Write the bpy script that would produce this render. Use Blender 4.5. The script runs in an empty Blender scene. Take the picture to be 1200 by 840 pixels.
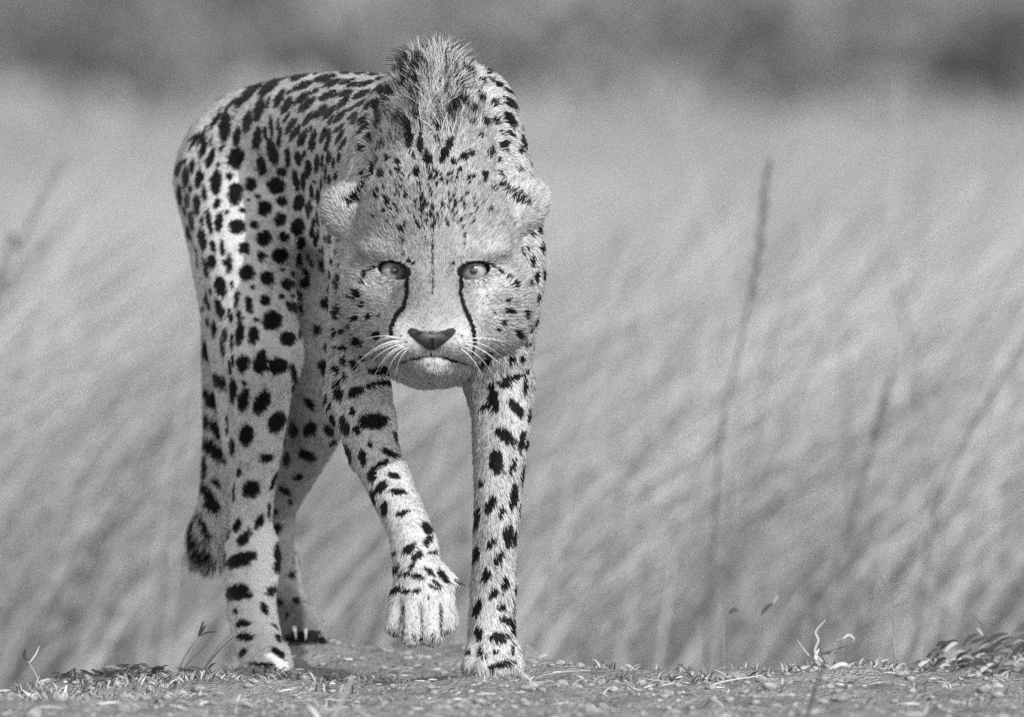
import bpy, math, random
import numpy as np
from mathutils import Vector
from mathutils.bvhtree import BVHTree

rng = np.random.default_rng(7)
random.seed(7)
scn = bpy.context.scene
col = scn.collection

# ------------------------------------------------------------------ camera
CAM_D = 18.0            # metres from the lens to the planted front paw (y = 0)
CAM_H = 0.608           # lens height above that paw
FPX = 18000.0           # focal length in pixels of the 1200 px wide frame
HORIZON_V = 187.0
cam_data = bpy.data.cameras.new("camera")
cam = bpy.data.objects.new("camera", cam_data)
col.objects.link(cam)
cam_data.sensor_width = 36.0
cam_data.lens = FPX * 36.0 / 1200.0
cam_data.clip_start = 0.5
cam_data.clip_end = 4000.0
PITCH = math.atan((420.0 - HORIZON_V) / FPX)
cam.location = (0.0, -CAM_D, CAM_H)
cam.rotation_euler = (math.pi / 2 - PITCH, 0.0, 0.0)
cam_data.dof.use_dof = True
cam_data.dof.focus_distance = CAM_D - 0.06
cam_data.dof.aperture_fstop = 7.1
scn.camera = cam

# ------------------------------------------------------------------ sky
SUN_DIR = Vector((0.34, -0.78, 0.53)).normalized()      # towards the sun
world = bpy.data.worlds.new("World")
scn.world = world
world.use_nodes = True
wn, wl = world.node_tree.nodes, world.node_tree.links
for n in list(wn):
    wn.remove(n)
sky = wn.new("ShaderNodeTexSky")
sky.sky_type = "NISHITA"
sky.sun_disc = False
sky.sun_elevation = math.asin(SUN_DIR.z)
sky.sun_rotation = math.atan2(SUN_DIR.x, SUN_DIR.y)
bw = wn.new("ShaderNodeVectorMath")                       # black-and-white picture: panchromatic, equal parts of the three bands
bw.operation = "DOT_PRODUCT"
bw.inputs[1].default_value = (1 / 3, 1 / 3, 1 / 3)
bg = wn.new("ShaderNodeBackground")
bg.inputs["Strength"].default_value = 0.15
out = wn.new("ShaderNodeOutputWorld")
wl.new(sky.outputs[0], bw.inputs[0])
wl.new(bw.outputs["Value"], bg.inputs[0])
wl.new(bg.outputs[0], out.inputs[0])

# ------------------------------------------------------------------ sun
sun_data = bpy.data.lights.new("sun", "SUN")
sun_data.energy = 2.0
sun_data.angle = math.radians(0.53)
sun = bpy.data.objects.new("sun", sun_data)
sun.location = (4, -6, 8)
sun.rotation_euler = (-SUN_DIR).to_track_quat("-Z", "Y").to_euler()
col.objects.link(sun)

# ------------------------------------------------------------------ exposure
scn.view_settings.view_transform = "Standard"
scn.view_settings.look = "None"
scn.view_settings.exposure = 0.84
scn.view_settings.gamma = 1.0
scn.view_settings.use_curve_mapping = False
scn.render.engine = "CYCLES"
scn.cycles.use_denoising = False
scn.cycles.max_bounces = 5
scn.cycles.diffuse_bounces = 3
scn.cycles.transparent_max_bounces = 8


# ------------------------------------------------------------------ helpers
def P(u, v, y=0.0):
    """World point that stands y millimetres behind the planted paw on the line of sight of (u, v)."""
    d = CAM_D + y / 1000.0
    s = d / FPX
    # the lens looks down by PITCH: exact ray through the pixel, cut at that distance
    a = (u - 600.0) / FPX
    b = (420.0 - v) / FPX
    cp, sp = math.cos(PITCH), math.sin(PITCH)
    dy, dz = cp + b * sp, -sp + b * cp
    t = d / dy
    return np.array((a * t, -CAM_D + d, CAM_H + dz * t))


def to_px(p):
    """Photo coordinates (1200 x 840) of world points, shape (N, 3)."""
    q = np.asarray(p, dtype=np.float64) - np.array((0.0, -CAM_D, CAM_H))
    cp, sp = math.cos(PITCH), math.sin(PITCH)
    f = q[:, 1] * cp - q[:, 2] * sp
    up = q[:, 1] * sp + q[:, 2] * cp
    return 600.0 + FPX * q[:, 0] / f, 420.0 - FPX * up / f


def R(r, y=0.0):
    return r * (CAM_D + y / 1000.0) / FPX


def link_mesh(name, verts, faces, mat=None, parent=None, smooth=True):
    me = bpy.data.meshes.new(name)
    if isinstance(verts, np.ndarray):
        verts = verts.tolist()
    if isinstance(faces, np.ndarray):
        faces = faces.tolist()
    me.from_pydata(verts, [], faces)
    me.update()
    if smooth:
        me.shade_smooth()
    o = bpy.data.objects.new(name, me)
    col.objects.link(o)
    if mat is not None:
        me.materials.append(mat)
    if parent is not None:
        o.parent = parent
    return o


def tag(o, label=None, cat=None, group=None, kind=None):
    for k, v in (("label", label), ("category", cat), ("group", group), ("kind", kind)):
        if v:
            o[k] = v
    return o


def empty(name, loc=(0, 0, 0)):
    o = bpy.data.objects.new(name, None)
    o.empty_display_size = 0.05
    o.location = loc
    col.objects.link(o)
    return o


def hash3(ix, iy, iz, seed):
    h = (ix * 374761393 + iy * 668265263 + iz * 2147483647 + seed * 1274126177) & 0xFFFFFFFF
    h = ((h ^ (h >> 13)) * 1274126177) & 0xFFFFFFFF
    h = h ^ (h >> 16)
    return (h & 0xFFFF) / 65535.0


def vnoise(p, scale, seed=0):
    """Value noise 0..1 of points (N, 3)."""
    q = np.asarray(p) / scale
    i = np.floor(q).astype(np.int64)
    f = q - i
    f = f * f * (3 - 2 * f)
    r = 0.0
    for dx in (0, 1):
        wx = f[:, 0] if dx else 1 - f[:, 0]
        for dy in (0, 1):
            wy = f[:, 1] if dy else 1 - f[:, 1]
            for dz in (0, 1):
                wz = f[:, 2] if dz else 1 - f[:, 2]
                r = r + wx * wy * wz * hash3(i[:, 0] + dx, i[:, 1] + dy, i[:, 2] + dz, seed)
    return r


def sstep(a, b, x):
    t = np.clip((np.asarray(x, dtype=np.float64) - a) / (b - a), 0, 1)
    return t * t * (3 - 2 * t)


def norm_rows(a):
    return a / np.maximum(np.linalg.norm(a, axis=1, keepdims=True), 1e-9)


def nodes_of(name):
    m = bpy.data.materials.new(name)
    m.use_nodes = True
    nt = m.node_tree
    return m, nt.nodes, nt.links, nt.nodes["Principled BSDF"]


def noisy_mat(name, v0, v1, scale=40.0, rough=0.85, bump=0.0, detail=6.0, bump_scale=None, spec=0.2):
    """Grey material whose value wanders between v0 and v1."""
    m, n, l, b = nodes_of(name)
    tc = n.new("ShaderNodeTexCoord")
    t = n.new("ShaderNodeTexNoise")
    t.inputs["Scale"].default_value = scale
    t.inputs["Detail"].default_value = detail
    l.new(tc.outputs["Object"], t.inputs["Vector"])
    r = n.new("ShaderNodeValToRGB")
    r.color_ramp.elements[0].position = 0.3
    r.color_ramp.elements[1].position = 0.7
    r.color_ramp.elements[0].color = (v0, v0, v0, 1)
    r.color_ramp.elements[1].color = (v1, v1, v1, 1)
    l.new(t.outputs["Fac"], r.inputs[0])
    l.new(r.outputs[0], b.inputs["Base Color"])
    b.inputs["Roughness"].default_value = rough
    b.inputs["Specular IOR Level"].default_value = spec
    if bump > 0:
        t2 = n.new("ShaderNodeTexNoise")
        t2.inputs["Scale"].default_value = bump_scale or scale * 4
        t2.inputs["Detail"].default_value = 8
        l.new(tc.outputs["Object"], t2.inputs["Vector"])
        bp = n.new("ShaderNodeBump")
        bp.inputs["Strength"].default_value = 1.0
        bp.inputs["Distance"].default_value = bump
        l.new(t2.outputs["Fac"], bp.inputs["Height"])
        l.new(bp.outputs[0], b.inputs["Normal"])
    return m


def attr_mat(name, attr="shade", rough=0.8, spec=0.2, trans=0.0):
    """Grey material that takes its value from a stored attribute."""
    m, n, l, b = nodes_of(name)
    a = n.new("ShaderNodeAttribute")
    a.attribute_name = attr
    l.new(a.outputs["Fac"], b.inputs["Base Color"])
    b.inputs["Roughness"].default_value = rough
    b.inputs["Specular IOR Level"].default_value = spec
    if trans > 0:
        tr = n.new("ShaderNodeBsdfTranslucent")
        l.new(a.outputs["Fac"], tr.inputs["Color"])
        mx = n.new("ShaderNodeMixShader")
        mx.inputs[0].default_value = trans
        o = n["Material Output"]
        l.new(b.outputs[0], mx.inputs[1])
        l.new(tr.outputs[0], mx.inputs[2])
        l.new(mx.outputs[0], o.inputs[0])
    return m


# ------------------------------------------------------------------ ground
def big_mesh(name, V, F, mat, shade=None, smooth=True, parent=None):
    """Mesh from numpy arrays; F is (n, 3) or (n, 4); shade is a value per vertex."""
    me = bpy.data.meshes.new(name)
    k = F.shape[1]
    me.vertices.add(len(V))
    me.vertices.foreach_set("co", np.ascontiguousarray(V, np.float32).reshape(-1))
    me.loops.add(F.size)
    me.loops.foreach_set("vertex_index", np.ascontiguousarray(F, np.int32).reshape(-1))
    me.polygons.add(len(F))
    me.polygons.foreach_set("loop_start", np.arange(0, F.size, k, dtype=np.int32))
    me.update(calc_edges=True)
    if shade is not None:
        me.attributes.new("shade", "FLOAT", "POINT").data.foreach_set("value", np.ascontiguousarray(shade, np.float32))
    if smooth:
        me.shade_smooth()
    me.materials.append(mat)
    o = bpy.data.objects.new(name, me)
    col.objects.link(o)
    if parent is not None:
        o.parent = parent
    return o


CREST_U = np.array((-900, -400, 0, 120, 230, 268, 300, 340, 600, 650, 720, 820, 1000, 1090, 1200, 1600, 2100), float)
CREST_Y = np.array((-0.1, -0.05, -0.02, 0.10, 0.18, 0.45, 0.85, 1.15, 1.15, 0.85, 0.5, 0.33, 0.33, 0.62, 0.70, 0.6, 0.7), float)


def crest_y(x):
    return np.interp(x * 1000.0 + 600.0, CREST_U, CREST_Y)


def ground_z(x, y):
    x = np.asarray(x, float)
    y = np.asarray(y, float)
    p = np.stack((x.ravel(), y.ravel(), np.zeros(x.size)), 1)
    near = 1 - sstep(2.0, 6.0, np.abs(p[:, 1]))
    rough = (vnoise(p, 0.19, 61) - 0.5) * 0.026 + (vnoise(p, 0.06, 62) - 0.5) * 0.013 + (vnoise(p, 0.022, 63) - 0.5) * 0.010
    rough = rough * near
    paw = 0.0
    for (pu, pv, py, r) in ((578, 795, -20, 0.09), (312, 786, 545, 0.09), (356, 756, 770, 0.09)):
        c = P(pu, pv, py)
        paw = np.maximum(paw, np.exp(-(((p[:, 0] - c[0]) ** 2 + (p[:, 1] - c[1]) ** 2) / r ** 2)))
    rough = rough * (1 - 0.8 * paw)
    cm = P(360, 756, 790)
    rough = rough + 0.021 * np.exp(-((p[:, 0] - cm[0]) / 0.09) ** 2 - ((p[:, 1] - cm[1]) / 0.14) ** 2)
    cy = crest_y(p[:, 0])
    drop = -0.30 * sstep(0.0, 1.3, p[:, 1] - cy) - 0.02 * sstep(-0.15, 0.1, p[:, 1] - cy)
    field = 0.92 * sstep(10, 150, p[:, 1]) + 9.0 * sstep(185, 420, p[:, 1]) + (vnoise(p, 9.0, 64) - 0.5) * 0.25 * sstep(5, 30, p[:, 1])
    z = rough + drop + field - 0.004
    return z.reshape(x.shape)


def graded(lo, hi, step, far_lo, far_hi, growth=1.22):
    mid = list(np.arange(lo, hi, step))
    a, s = [], step
    q = mid[-1]
    while q < far_hi:
        s *= growth
        q += s
        a.append(q)
    b, s, q = [], step, mid[0]
    while q > far_lo:
        s *= growth
        q -= s
        b.append(q)
    return np.array(b[::-1] + mid + a)


gxs = graded(-0.85, 0.85, 0.009, -900, 900, 1.16)
gys = graded(-1.6, 1.7, 0.011, -60, 2500, 1.14)
GXX, GYY = np.meshgrid(gxs, gys, indexing="ij")
GZZ = ground_z(GXX, GYY)
gV = np.stack((GXX.ravel(), GYY.ravel(), GZZ.ravel()), 1)
ii, jj = np.meshgrid(np.arange(len(gxs) - 1), np.arange(len(gys) - 1), indexing="ij")
i0 = (ii * len(gys) + jj).ravel()
gF = np.stack((i0, i0 + len(gys), i0 + len(gys) + 1, i0 + 1), 1)
gm, gn, gl, gb = nodes_of("dry_earth")
geo = gn.new("ShaderNodeNewGeometry")
n1 = gn.new("ShaderNodeTexNoise"); n1.inputs["Scale"].default_value = 9; n1.inputs["Detail"].default_value = 9; n1.inputs["Roughness"].default_value = 0.65
n2 = gn.new("ShaderNodeTexNoise"); n2.inputs["Scale"].default_value = 120; n2.inputs["Detail"].default_value = 8; n2.inputs["Roughness"].default_value = 0.7
n3 = gn.new("ShaderNodeTexVoronoi"); n3.inputs["Scale"].default_value = 190
for q in (n1, n2, n3):
    gl.new(geo.outputs["Position"], q.inputs["Vector"])
mixv = gn.new("ShaderNodeMath"); mixv.operation = "ADD"
mm = gn.new("ShaderNodeMath"); mm.operation = "MULTIPLY"; mm.inputs[1].default_value = 0.6
gl.new(n2.outputs["Fac"], mm.inputs[0])
gl.new(n1.outputs["Fac"], mixv.inputs[0]); gl.new(mm.outputs[0], mixv.inputs[1])
ramp = gn.new("ShaderNodeValToRGB")
ramp.color_ramp.elements[0].position = 0.55; ramp.color_ramp.elements[0].color = (0.14, 0.14, 0.14, 1)
ramp.color_ramp.elements[1].position = 1.05; ramp.color_ramp.elements[1].color = (0.42, 0.42, 0.42, 1)
gl.new(mixv.outputs[0], ramp.inputs[0])
gl.new(ramp.outputs[0], gb.inputs["Base Color"])
gb.inputs["Roughness"].default_value = 0.95
gb.inputs["Specular IOR Level"].default_value = 0.1
bsum = gn.new("ShaderNodeMath"); bsum.operation = "ADD"
gl.new(n2.outputs["Fac"], bsum.inputs[0]); gl.new(n3.outputs["Distance"], bsum.inputs[1])
bmp = gn.new("ShaderNodeBump"); bmp.inputs["Distance"].default_value = 0.009; bmp.inputs["Strength"].default_value = 0.9
gl.new(bsum.outputs[0], bmp.inputs["Height"]); gl.new(bmp.outputs[0], gb.inputs["Normal"])
ground = big_mesh("ground", gV, gF, gm)
tag(ground, kind="structure")


# ------------------------------------------------------------------ grass field behind the rise
def blades(x, y, h, lean, width, az, shade, seg=3, curl=1.0, z0=None):
    """Bent ribbons: base (x, y), height h, sideways lean (run/rise), azimuth of the lean, width; returns V, F, S."""
    n = len(x)
    z = ground_z(x, y) if z0 is None else z0
    t = np.linspace(0, 1, seg + 1)
    dirx, diry = np.cos(az), np.sin(az)
    # ribbons stand across the line of sight, turned a little at random
    wa = rng.uniform(-0.9, 0.9, n)
    wx, wy = np.cos(wa), np.sin(wa)
    V = np.zeros((n, seg + 1, 2, 3), np.float32)
    for k, tt in enumerate(t):
        run = lean * h * (tt ** (1.0 + curl))
        cx, cy_, cz = x + dirx * run, y + diry * run, z + h * (tt - 0.12 * lean * tt ** 2)
        w = width * (1 - 0.8 * tt ** 1.5) / 2
        for e, sg in enumerate((-1, 1)):
            V[:, k, e, 0] = cx + sg * wx * w
            V[:, k, e, 1] = cy_ + sg * wy * w
            V[:, k, e, 2] = cz
    idx = np.arange(n)[:, None] * (2 * (seg + 1))
    F = []
    for k in range(seg):
        F.append(np.stack((idx[:, 0] + 2 * k, idx[:, 0] + 2 * k + 1, idx[:, 0] + 2 * k + 3, idx[:, 0] + 2 * k + 2), 1))
    S = np.repeat(shade, 2 * (seg + 1))
    return V.reshape(-1, 3), np.concatenate(F), S


grass_mat = attr_mat("dry_grass", "shade", 0.75, 0.2, 0.25)


def scatter_field(n, y0, y1, power=1.0):
    y = y0 + (y1 - y0) * rng.random(n) ** power
    half = 1.0 + 0.072 * (18 + y)
    x = rng.uniform(-1, 1, n) * half
    return x, y


def clumped(x, y, sc, seed):
    return vnoise(np.stack((x, y, np.zeros(len(x))), 1), sc, seed)


# near belt: single blades that still read as blurred strokes
x, y = scatter_field(26000, 6.0, 24.0, 1.3)
c = clumped(x, y, 0.30, 71)
kp = rng.random(len(x)) < 0.25 + 0.9 * c
x, y, c = x[kp], y[kp], c[kp]
h = rng.uniform(0.40, 0.92, len(x)) * (0.7 + 0.5 * c)
V1, F1, S1 = blades(x, y, h, rng.normal(0.85, 0.38, len(x)).clip(-0.2, 1.9), rng.uniform(0.004, 0.011, len(x)), rng.normal(0.0, 0.35, len(x)),
                    np.where(rng.random(len(x)) < 0.09, 0.12, np.clip(0.335 + 0.44 * (rng.random(len(x)) - 0.5) + 0.45 * (c - 0.5), 0.1, 0.85)), 4, 0.8)
# middle and far: broader tufts
x, y = scatter_field(52000, 14.0, 178.0, 1.5)
c = clumped(x, y, 2.2, 72)
h = rng.uniform(0.30, 0.6, len(x)) * (0.75 + 0.5 * c)
V2, F2, S2 = blades(x, y, h, rng.normal(0.9, 0.35, len(x)).clip(0, 2), 0.006 + 0.00022 * y * rng.uniform(0.6, 1.5, len(x)), rng.normal(0.0, 0.5, len(x)),
                    np.clip(0.325 + 0.18 * (rng.random(len(x)) - 0.5) + 0.22 * (c - 0.5), 0.1, 0.8), 2, 0.7)
field_grass = big_mesh("field_grass", np.concatenate((V1, V2)), np.concatenate((F1, F2 + len(V1))), grass_mat, np.concatenate((S1, S2)))
tag(field_grass, "tall dry grass leaning in the wind across the field", "grass", kind="stuff")

# ------------------------------------------------------------------ far bush belt
leaf_mat = attr_mat("bush_leaves", "shade", 0.8, 0.15, 0.2)
bu, bv_, bs = [], [], []
centres = []
for k in range(330):
    yy = rng.uniform(176, 215)
    xx = rng.uniform(-1, 1) * (4 + 0.19 * (18 + yy))
    centres.append((xx, yy, rng.uniform(0.5, 1.5), rng.uniform(0.6, 1.6), rng.uniform(0.14, 0.31)))
for k in range(90):
    yy = rng.uniform(140, 176)
    xx = rng.uniform(-1, 1) * (2 + 0.10 * (18 + yy))
    centres.append((xx, yy, rng.uniform(0.4, 1.1), rng.uniform(0.2, 0.42), rng.uniform(0.24, 0.36)))
# the dark hearts seen in the photograph
for (u, v, yy, rx, rz, sh) in ((90, 62, 182, 0.9, 0.40, 0.130), (20, 85, 180, 0.6, 0.3, 0.143), (200, 100, 178, 0.9, 0.2, 0.169), (700, 62, 181, 0.5, 0.35, 0.130), (780, 62, 183, 0.6, 0.4, 0.169), (905, 20, 183, 1.1, 0.4, 0.156), (1100, 84, 178, 0.85, 0.16, 0.065),
                               (1185, 40, 181, 0.45, 0.5, 0.117), (390, 40, 184, 0.9, 0.4, 0.221), (560, 50, 184, 0.8, 0.4, 0.221)):
    q = P(u, v, yy * 1000)
    centres.append((q[0], yy, rx, rz, sh))
    centres[-1] = centres[-1] + (q[2],)
for cc in centres:
    xx, yy, rx, rz, sh = cc[:5]
    zz = cc[5] if len(cc) > 5 else float(ground_z(np.array([xx]), np.array([yy]))[0]) + rz * rng.uniform(0.5, 1.6)
    m = int(150 * max(rx * rz, 0.4))
    d = norm_rows(rng.normal(0, 1, (m, 3))) * rng.random((m, 1)) ** 0.4 * np.array((rx, rx, rz))
    ctr = np.array((xx, yy, zz)) + d
    a = norm_rows(rng.normal(0, 1, (m, 3)))
    b = norm_rows(np.cross(a, rng.normal(0, 1, (m, 3))))
    s = rng.uniform(0.10, 0.24, (m, 1))
    for e, (p_, q_) in enumerate(((-1, -0.5), (1, -0.5), (1, 0.5), (-1, 0.5))):
        bu.append(ctr + a * s * p_ + b * s * q_)
    bs.append((m, sh * rng.uniform(0.7, 1.4, m)))
V = []
S = []
F = []
off = 0
for k, (m, sh) in enumerate(bs):
    V.append(np.stack(bu[4 * k:4 * k + 4], 1).reshape(-1, 3))
    S.append(np.repeat(sh, 4))
    F.append(off + np.arange(4 * m).reshape(-1, 4))
    off += 4 * m
far_bushes = big_mesh("far_bushes", np.concatenate(V), np.concatenate(F), leaf_mat, np.concatenate(S), smooth=False)
tag(far_bushes, "dark belt of bushes at the far edge of the field", "bushes", kind="stuff")

# ------------------------------------------------------------------ cheetah: body surface
# The body is laid out as tapered bones (round cones) and ellipsoids, melted together and
# polygonised into one continuous skin.  Each bone also carries the lie of the fur (flow),
# its length in mm and the coat's grey value.
class Bone:
    __slots__ = ("a", "b", "ra", "rb", "k", "flow", "fur", "coat", "ell", "cut", "rot", "seg")


def cone(p0, r0, p1, r1, k=25, flow=(0, 0.4, -1), fur=8, coat=0.45):
    s = Bone()
    s.a, s.b = P(*p0), P(*p1)
    s.ra, s.rb = R(r0, p0[2]), R(r1, p1[2])
    s.k, s.flow, s.fur, s.coat, s.ell, s.cut, s.rot = k / 1000.0, np.array(flow, float), fur, coat, None, False, None
    s.seg = [(s.a, s.b, s.ra, s.rb)]
    return s


def chain(pts, k=25, flow=(0, 0.4, -1), fur=8, coat=0.45):
    """One bone that follows a smooth curve through pts: (u, v, y, r)."""
    q = np.array([tuple(P(*p[:3])) + (R(p[3], p[2]),) for p in pts])
    q = np.vstack((2 * q[0] - q[1], q, 2 * q[-1] - q[-2]))
    res = []
    for i in range(1, len(q) - 2):
        for t in np.linspace(0, 1, 5)[:-1]:
            a, b, c, d = q[i - 1:i + 3]
            res.append(0.5 * (2 * b + (c - a) * t + (2 * a - 5 * b + 4 * c - d) * t ** 2 + (3 * b - a - 3 * c + d) * t ** 3))
    res.append(q[-2])
    s = cone(pts[0][:3], pts[0][3], pts[-1][:3], pts[-1][3], k, flow, fur, coat)
    s.seg = [(m[:3], n[:3], m[3], n[3]) for m, n in zip(res[:-1], res[1:])]
    return [s]


def ell(p, r, k=20, flow=(0, 0.4, -1), fur=8, coat=0.45, cut=False, tilt=0.0, yaw=0.0):
    s = Bone()
    s.a = s.b = P(*p)
    s.ell = np.array(r, float) / 1000.0
    s.ra = s.rb = max(r) / 1000.0
    ct, st = math.cos(math.radians(tilt)), math.sin(math.radians(tilt))
    cy, sy = math.cos(math.radians(yaw)), math.sin(math.radians(yaw))
    Rt = np.array(((1, 0, 0), (0, ct, -st), (0, st, ct)))       # pitch about x
    Ry = np.array(((cy, 0, sy), (0, 1, 0), (-sy, 0, cy)))       # roll in the picture plane
    s.rot = Ry @ Rt
    s.k, s.flow, s.fur, s.coat, s.cut = k / 1000.0, np.array(flow, float), fur, coat, cut
    return s


def sdf(s, X, Y, Z):
    if s.ell is not None:
        dx, dy, dz = X - s.a[0], Y - s.a[1], Z - s.a[2]
        M = s.rot
        lx = (dx * M[0, 0] + dy * M[1, 0] + dz * M[2, 0])
        ly = (dx * M[0, 1] + dy * M[1, 1] + dz * M[2, 1])
        lz = (dx * M[0, 2] + dy * M[1, 2] + dz * M[2, 2])
        e = s.ell
        k0 = np.sqrt((lx / e[0]) ** 2 + (ly / e[1]) ** 2 + (lz / e[2]) ** 2)
        k1 = np.sqrt((lx / e[0] ** 2) ** 2 + (ly / e[1] ** 2) ** 2 + (lz / e[2] ** 2) ** 2)
        return k0 * (k0 - 1.0) / np.maximum(k1, 1e-6)
    best = None
    for (sa, sb, ra, rb) in s.seg:
        ba = sb - sa
        l2 = float(ba @ ba)
        px, py, pz = X - sa[0], Y - sa[1], Z - sa[2]
        t = np.clip((px * ba[0] + py * ba[1] + pz * ba[2]) / l2, 0, 1)
        d = np.sqrt((px - ba[0] * t) ** 2 + (py - ba[1] * t) ** 2 + (pz - ba[2] * t) ** 2) - (ra + (rb - ra) * t)
        best = d if best is None else np.minimum(best, d)
    return best


def smin(a, b, k):
    h = np.maximum(k - np.abs(a - b), 0.0) / k
    return np.minimum(a, b) - h * h * k * 0.25


BACK = (-0.25, 1.0, -0.35)
DOWN = (-0.05, 0.35, -1.0)
trunk = []
trunk += chain([(512, 172, 90, 76), (466, 166, 340, 73), (414, 158, 560, 73), (350, 162, 740, 72), (300, 172, 840, 68)], 40, BACK, 8, 0.68)
trunk += chain([(512, 342, 110, 102), (474, 305, 330, 90), (434, 262, 540, 64), (395, 240, 700, 58)], 40, BACK, 8, 0.72)
trunk += chain([(330, 190, 800, 74), (272, 190, 880, 60)], 30, (-0.3, 0.5, -1), 7, 0.66)
# withers and neck
trunk += [cone((512, 130, 100), 40, (548, 126, 110), 40, 30, (0.1, 1, -0.2), 12, 0.55)]
trunk += [cone((510, 150, 70), 66, (508, 238, -190), 68, 45, (0, 1, 0.25), 17, 0.55)]
trunk += [cone((512, 328, 45), 86, (508, 312, -175), 58, 45, (0, 0.5, -1), 14, 0.62)]
trunk += [ell((505, 388, 80), (64, 75, 57), 40, (0, 0.3, -1), 24, 0.9)]
# shoulder blades and upper arms
trunk += chain([(560, 130, 95, 38), (578, 190, 50, 42), (604, 300, 5, 35), (594, 400, 20, 32), (587, 455, 50, 33)], 35, (0.25, 0.7, -0.7), 10, 0.58)
trunk += chain([(470, 140, 110, 38), (450, 195, 75, 42), (428, 320, 5, 38), (420, 400, -40, 35), (418, 470, -72, 33)], 35, (-0.25, 0.7, -0.7), 10, 0.6)
# right thigh
trunk += chain([(276, 212, 830, 62), (288, 300, 700, 56), (308, 415, 600, 42)], 40, (0.25, 0.2, -1.0), 7, 0.70)
trunk += chain([(262, 225, 900, 51), (272, 310, 850, 47), (282, 420, 760, 36), (280, 520, 700, 20)], 40, (-0.2, 0.3, -1.0), 7, 0.66)
# left thigh
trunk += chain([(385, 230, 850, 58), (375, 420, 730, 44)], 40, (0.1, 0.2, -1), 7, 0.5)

leg_fl = chain([(587, 455, 50, 33), (586, 520, 25, 31), (583, 590, 8, 26.5), (579, 655, 0, 24.5), (576.5, 715, 0, 26), (577, 762, -14, 27)], 18, (0.2, 0.2, -1), 11, 0.6)
leg_fl += [ell((597, 497, 20), (20, 26, 46), 14, (0.15, 0.2, -1), 8, 0.66), ell((566, 690, 12), (12, 14, 16), 10, DOWN, 7, 0.66), ell((592, 684, 6), (13, 14, 15), 10, DOWN, 7, 0.66)]
leg_fl += [cone((561, 758, -15), 14, (554, 780, -34), 13, 4, DOWN, 9, 0.6), cone((571, 762, -24), 14, (569, 783, -46), 13.5, 4, DOWN, 9, 0.6),
           cone((584, 762, -24), 14, (587, 783, -46), 13.5, 4, DOWN, 9, 0.6), cone((594, 758, -15), 14, (602, 780, -34), 13, 4, DOWN, 9, 0.6)]
leg_fr = chain([(420, 465, -70, 34), (434, 515, -122, 29.5), (455, 565, -170, 26.5), (478, 616, -215, 25), (486, 650, -228, 27), (494, 695, -236, 31)], 18, (0.15, 0.2, -1), 8, 0.64)
leg_fr += [ell((436, 512, -112), (22, 24, 44), 14, (0.15, 0.2, -1), 7, 0.64, False, 0, 25), ell((498, 640, -222), (14, 14, 17), 10, DOWN, 6, 0.66)]
leg_fr += [cone((472, 698, -240), 15, (465, 732, -247), 13.5, 6, DOWN, 8, 0.6), cone((486, 704, -252), 16, (484, 742, -262), 15, 6, DOWN, 8, 0.62),
           cone((503, 703, -252), 16, (505, 742, -264), 15, 6, DOWN, 8, 0.62), cone((517, 695, -240), 15, (524, 729, -250), 13, 6, DOWN, 8, 0.58)]
leg_fr += [ell((496, 738, -236), (30, 16, 12), 8, DOWN, 6, 0.2)]
leg_fr += [cone((516, 672, -228), 12, (531, 681, -233), 7, 10, (1, 0, -0.4), 7, 0.6)]
leg_hr = chain([(308, 415, 600, 42), (302, 490, 640, 34), (297, 560, 680, 27), (294, 615, 700, 25), (296, 652, 695, 33), (294, 700, 650, 28.5), (300, 745, 600, 28), (309, 770, 570, 28)], 20, (0.05, 0.25, -1), 7, 0.68)
leg_hr += [cone((297, 765, 560), 13, (292, 780, 540), 11, 8, DOWN, 7, 0.6), cone((306, 768, 552), 14, (305, 783, 528), 12.5, 8, DOWN, 7, 0.6),
           cone((317, 768, 552), 14, (320, 783, 528), 12.5, 8, DOWN, 7, 0.6), cone((326, 765, 560), 13, (333, 781, 540), 11, 8, DOWN, 7, 0.6)]
leg_hl = chain([(375, 420, 730, 44), (372, 490, 755, 34), (350, 545, 825, 26), (330, 598, 880, 17), (330, 640, 888, 18), (337, 695, 850, 19), (352, 728, 800, 20)], 20, (0, 0.4, -1), 7, 0.34)  # coat and toes darkened to paint in the body's shade on this leg
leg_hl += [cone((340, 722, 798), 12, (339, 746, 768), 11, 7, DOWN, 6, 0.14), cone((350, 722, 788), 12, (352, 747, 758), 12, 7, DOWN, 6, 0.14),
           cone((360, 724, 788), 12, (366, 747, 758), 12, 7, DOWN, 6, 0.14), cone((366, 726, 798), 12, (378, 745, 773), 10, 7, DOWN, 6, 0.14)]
tail = chain([(290, 215, 940, 34), (262, 300, 985, 24), (257, 400, 985, 20), (258, 500, 975, 19.5), (253, 580, 965, 19), (244, 622, 960, 20), (243, 643, 955, 15)], 14, (-0.25, 0.1, -1), 12, 0.6)

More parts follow.
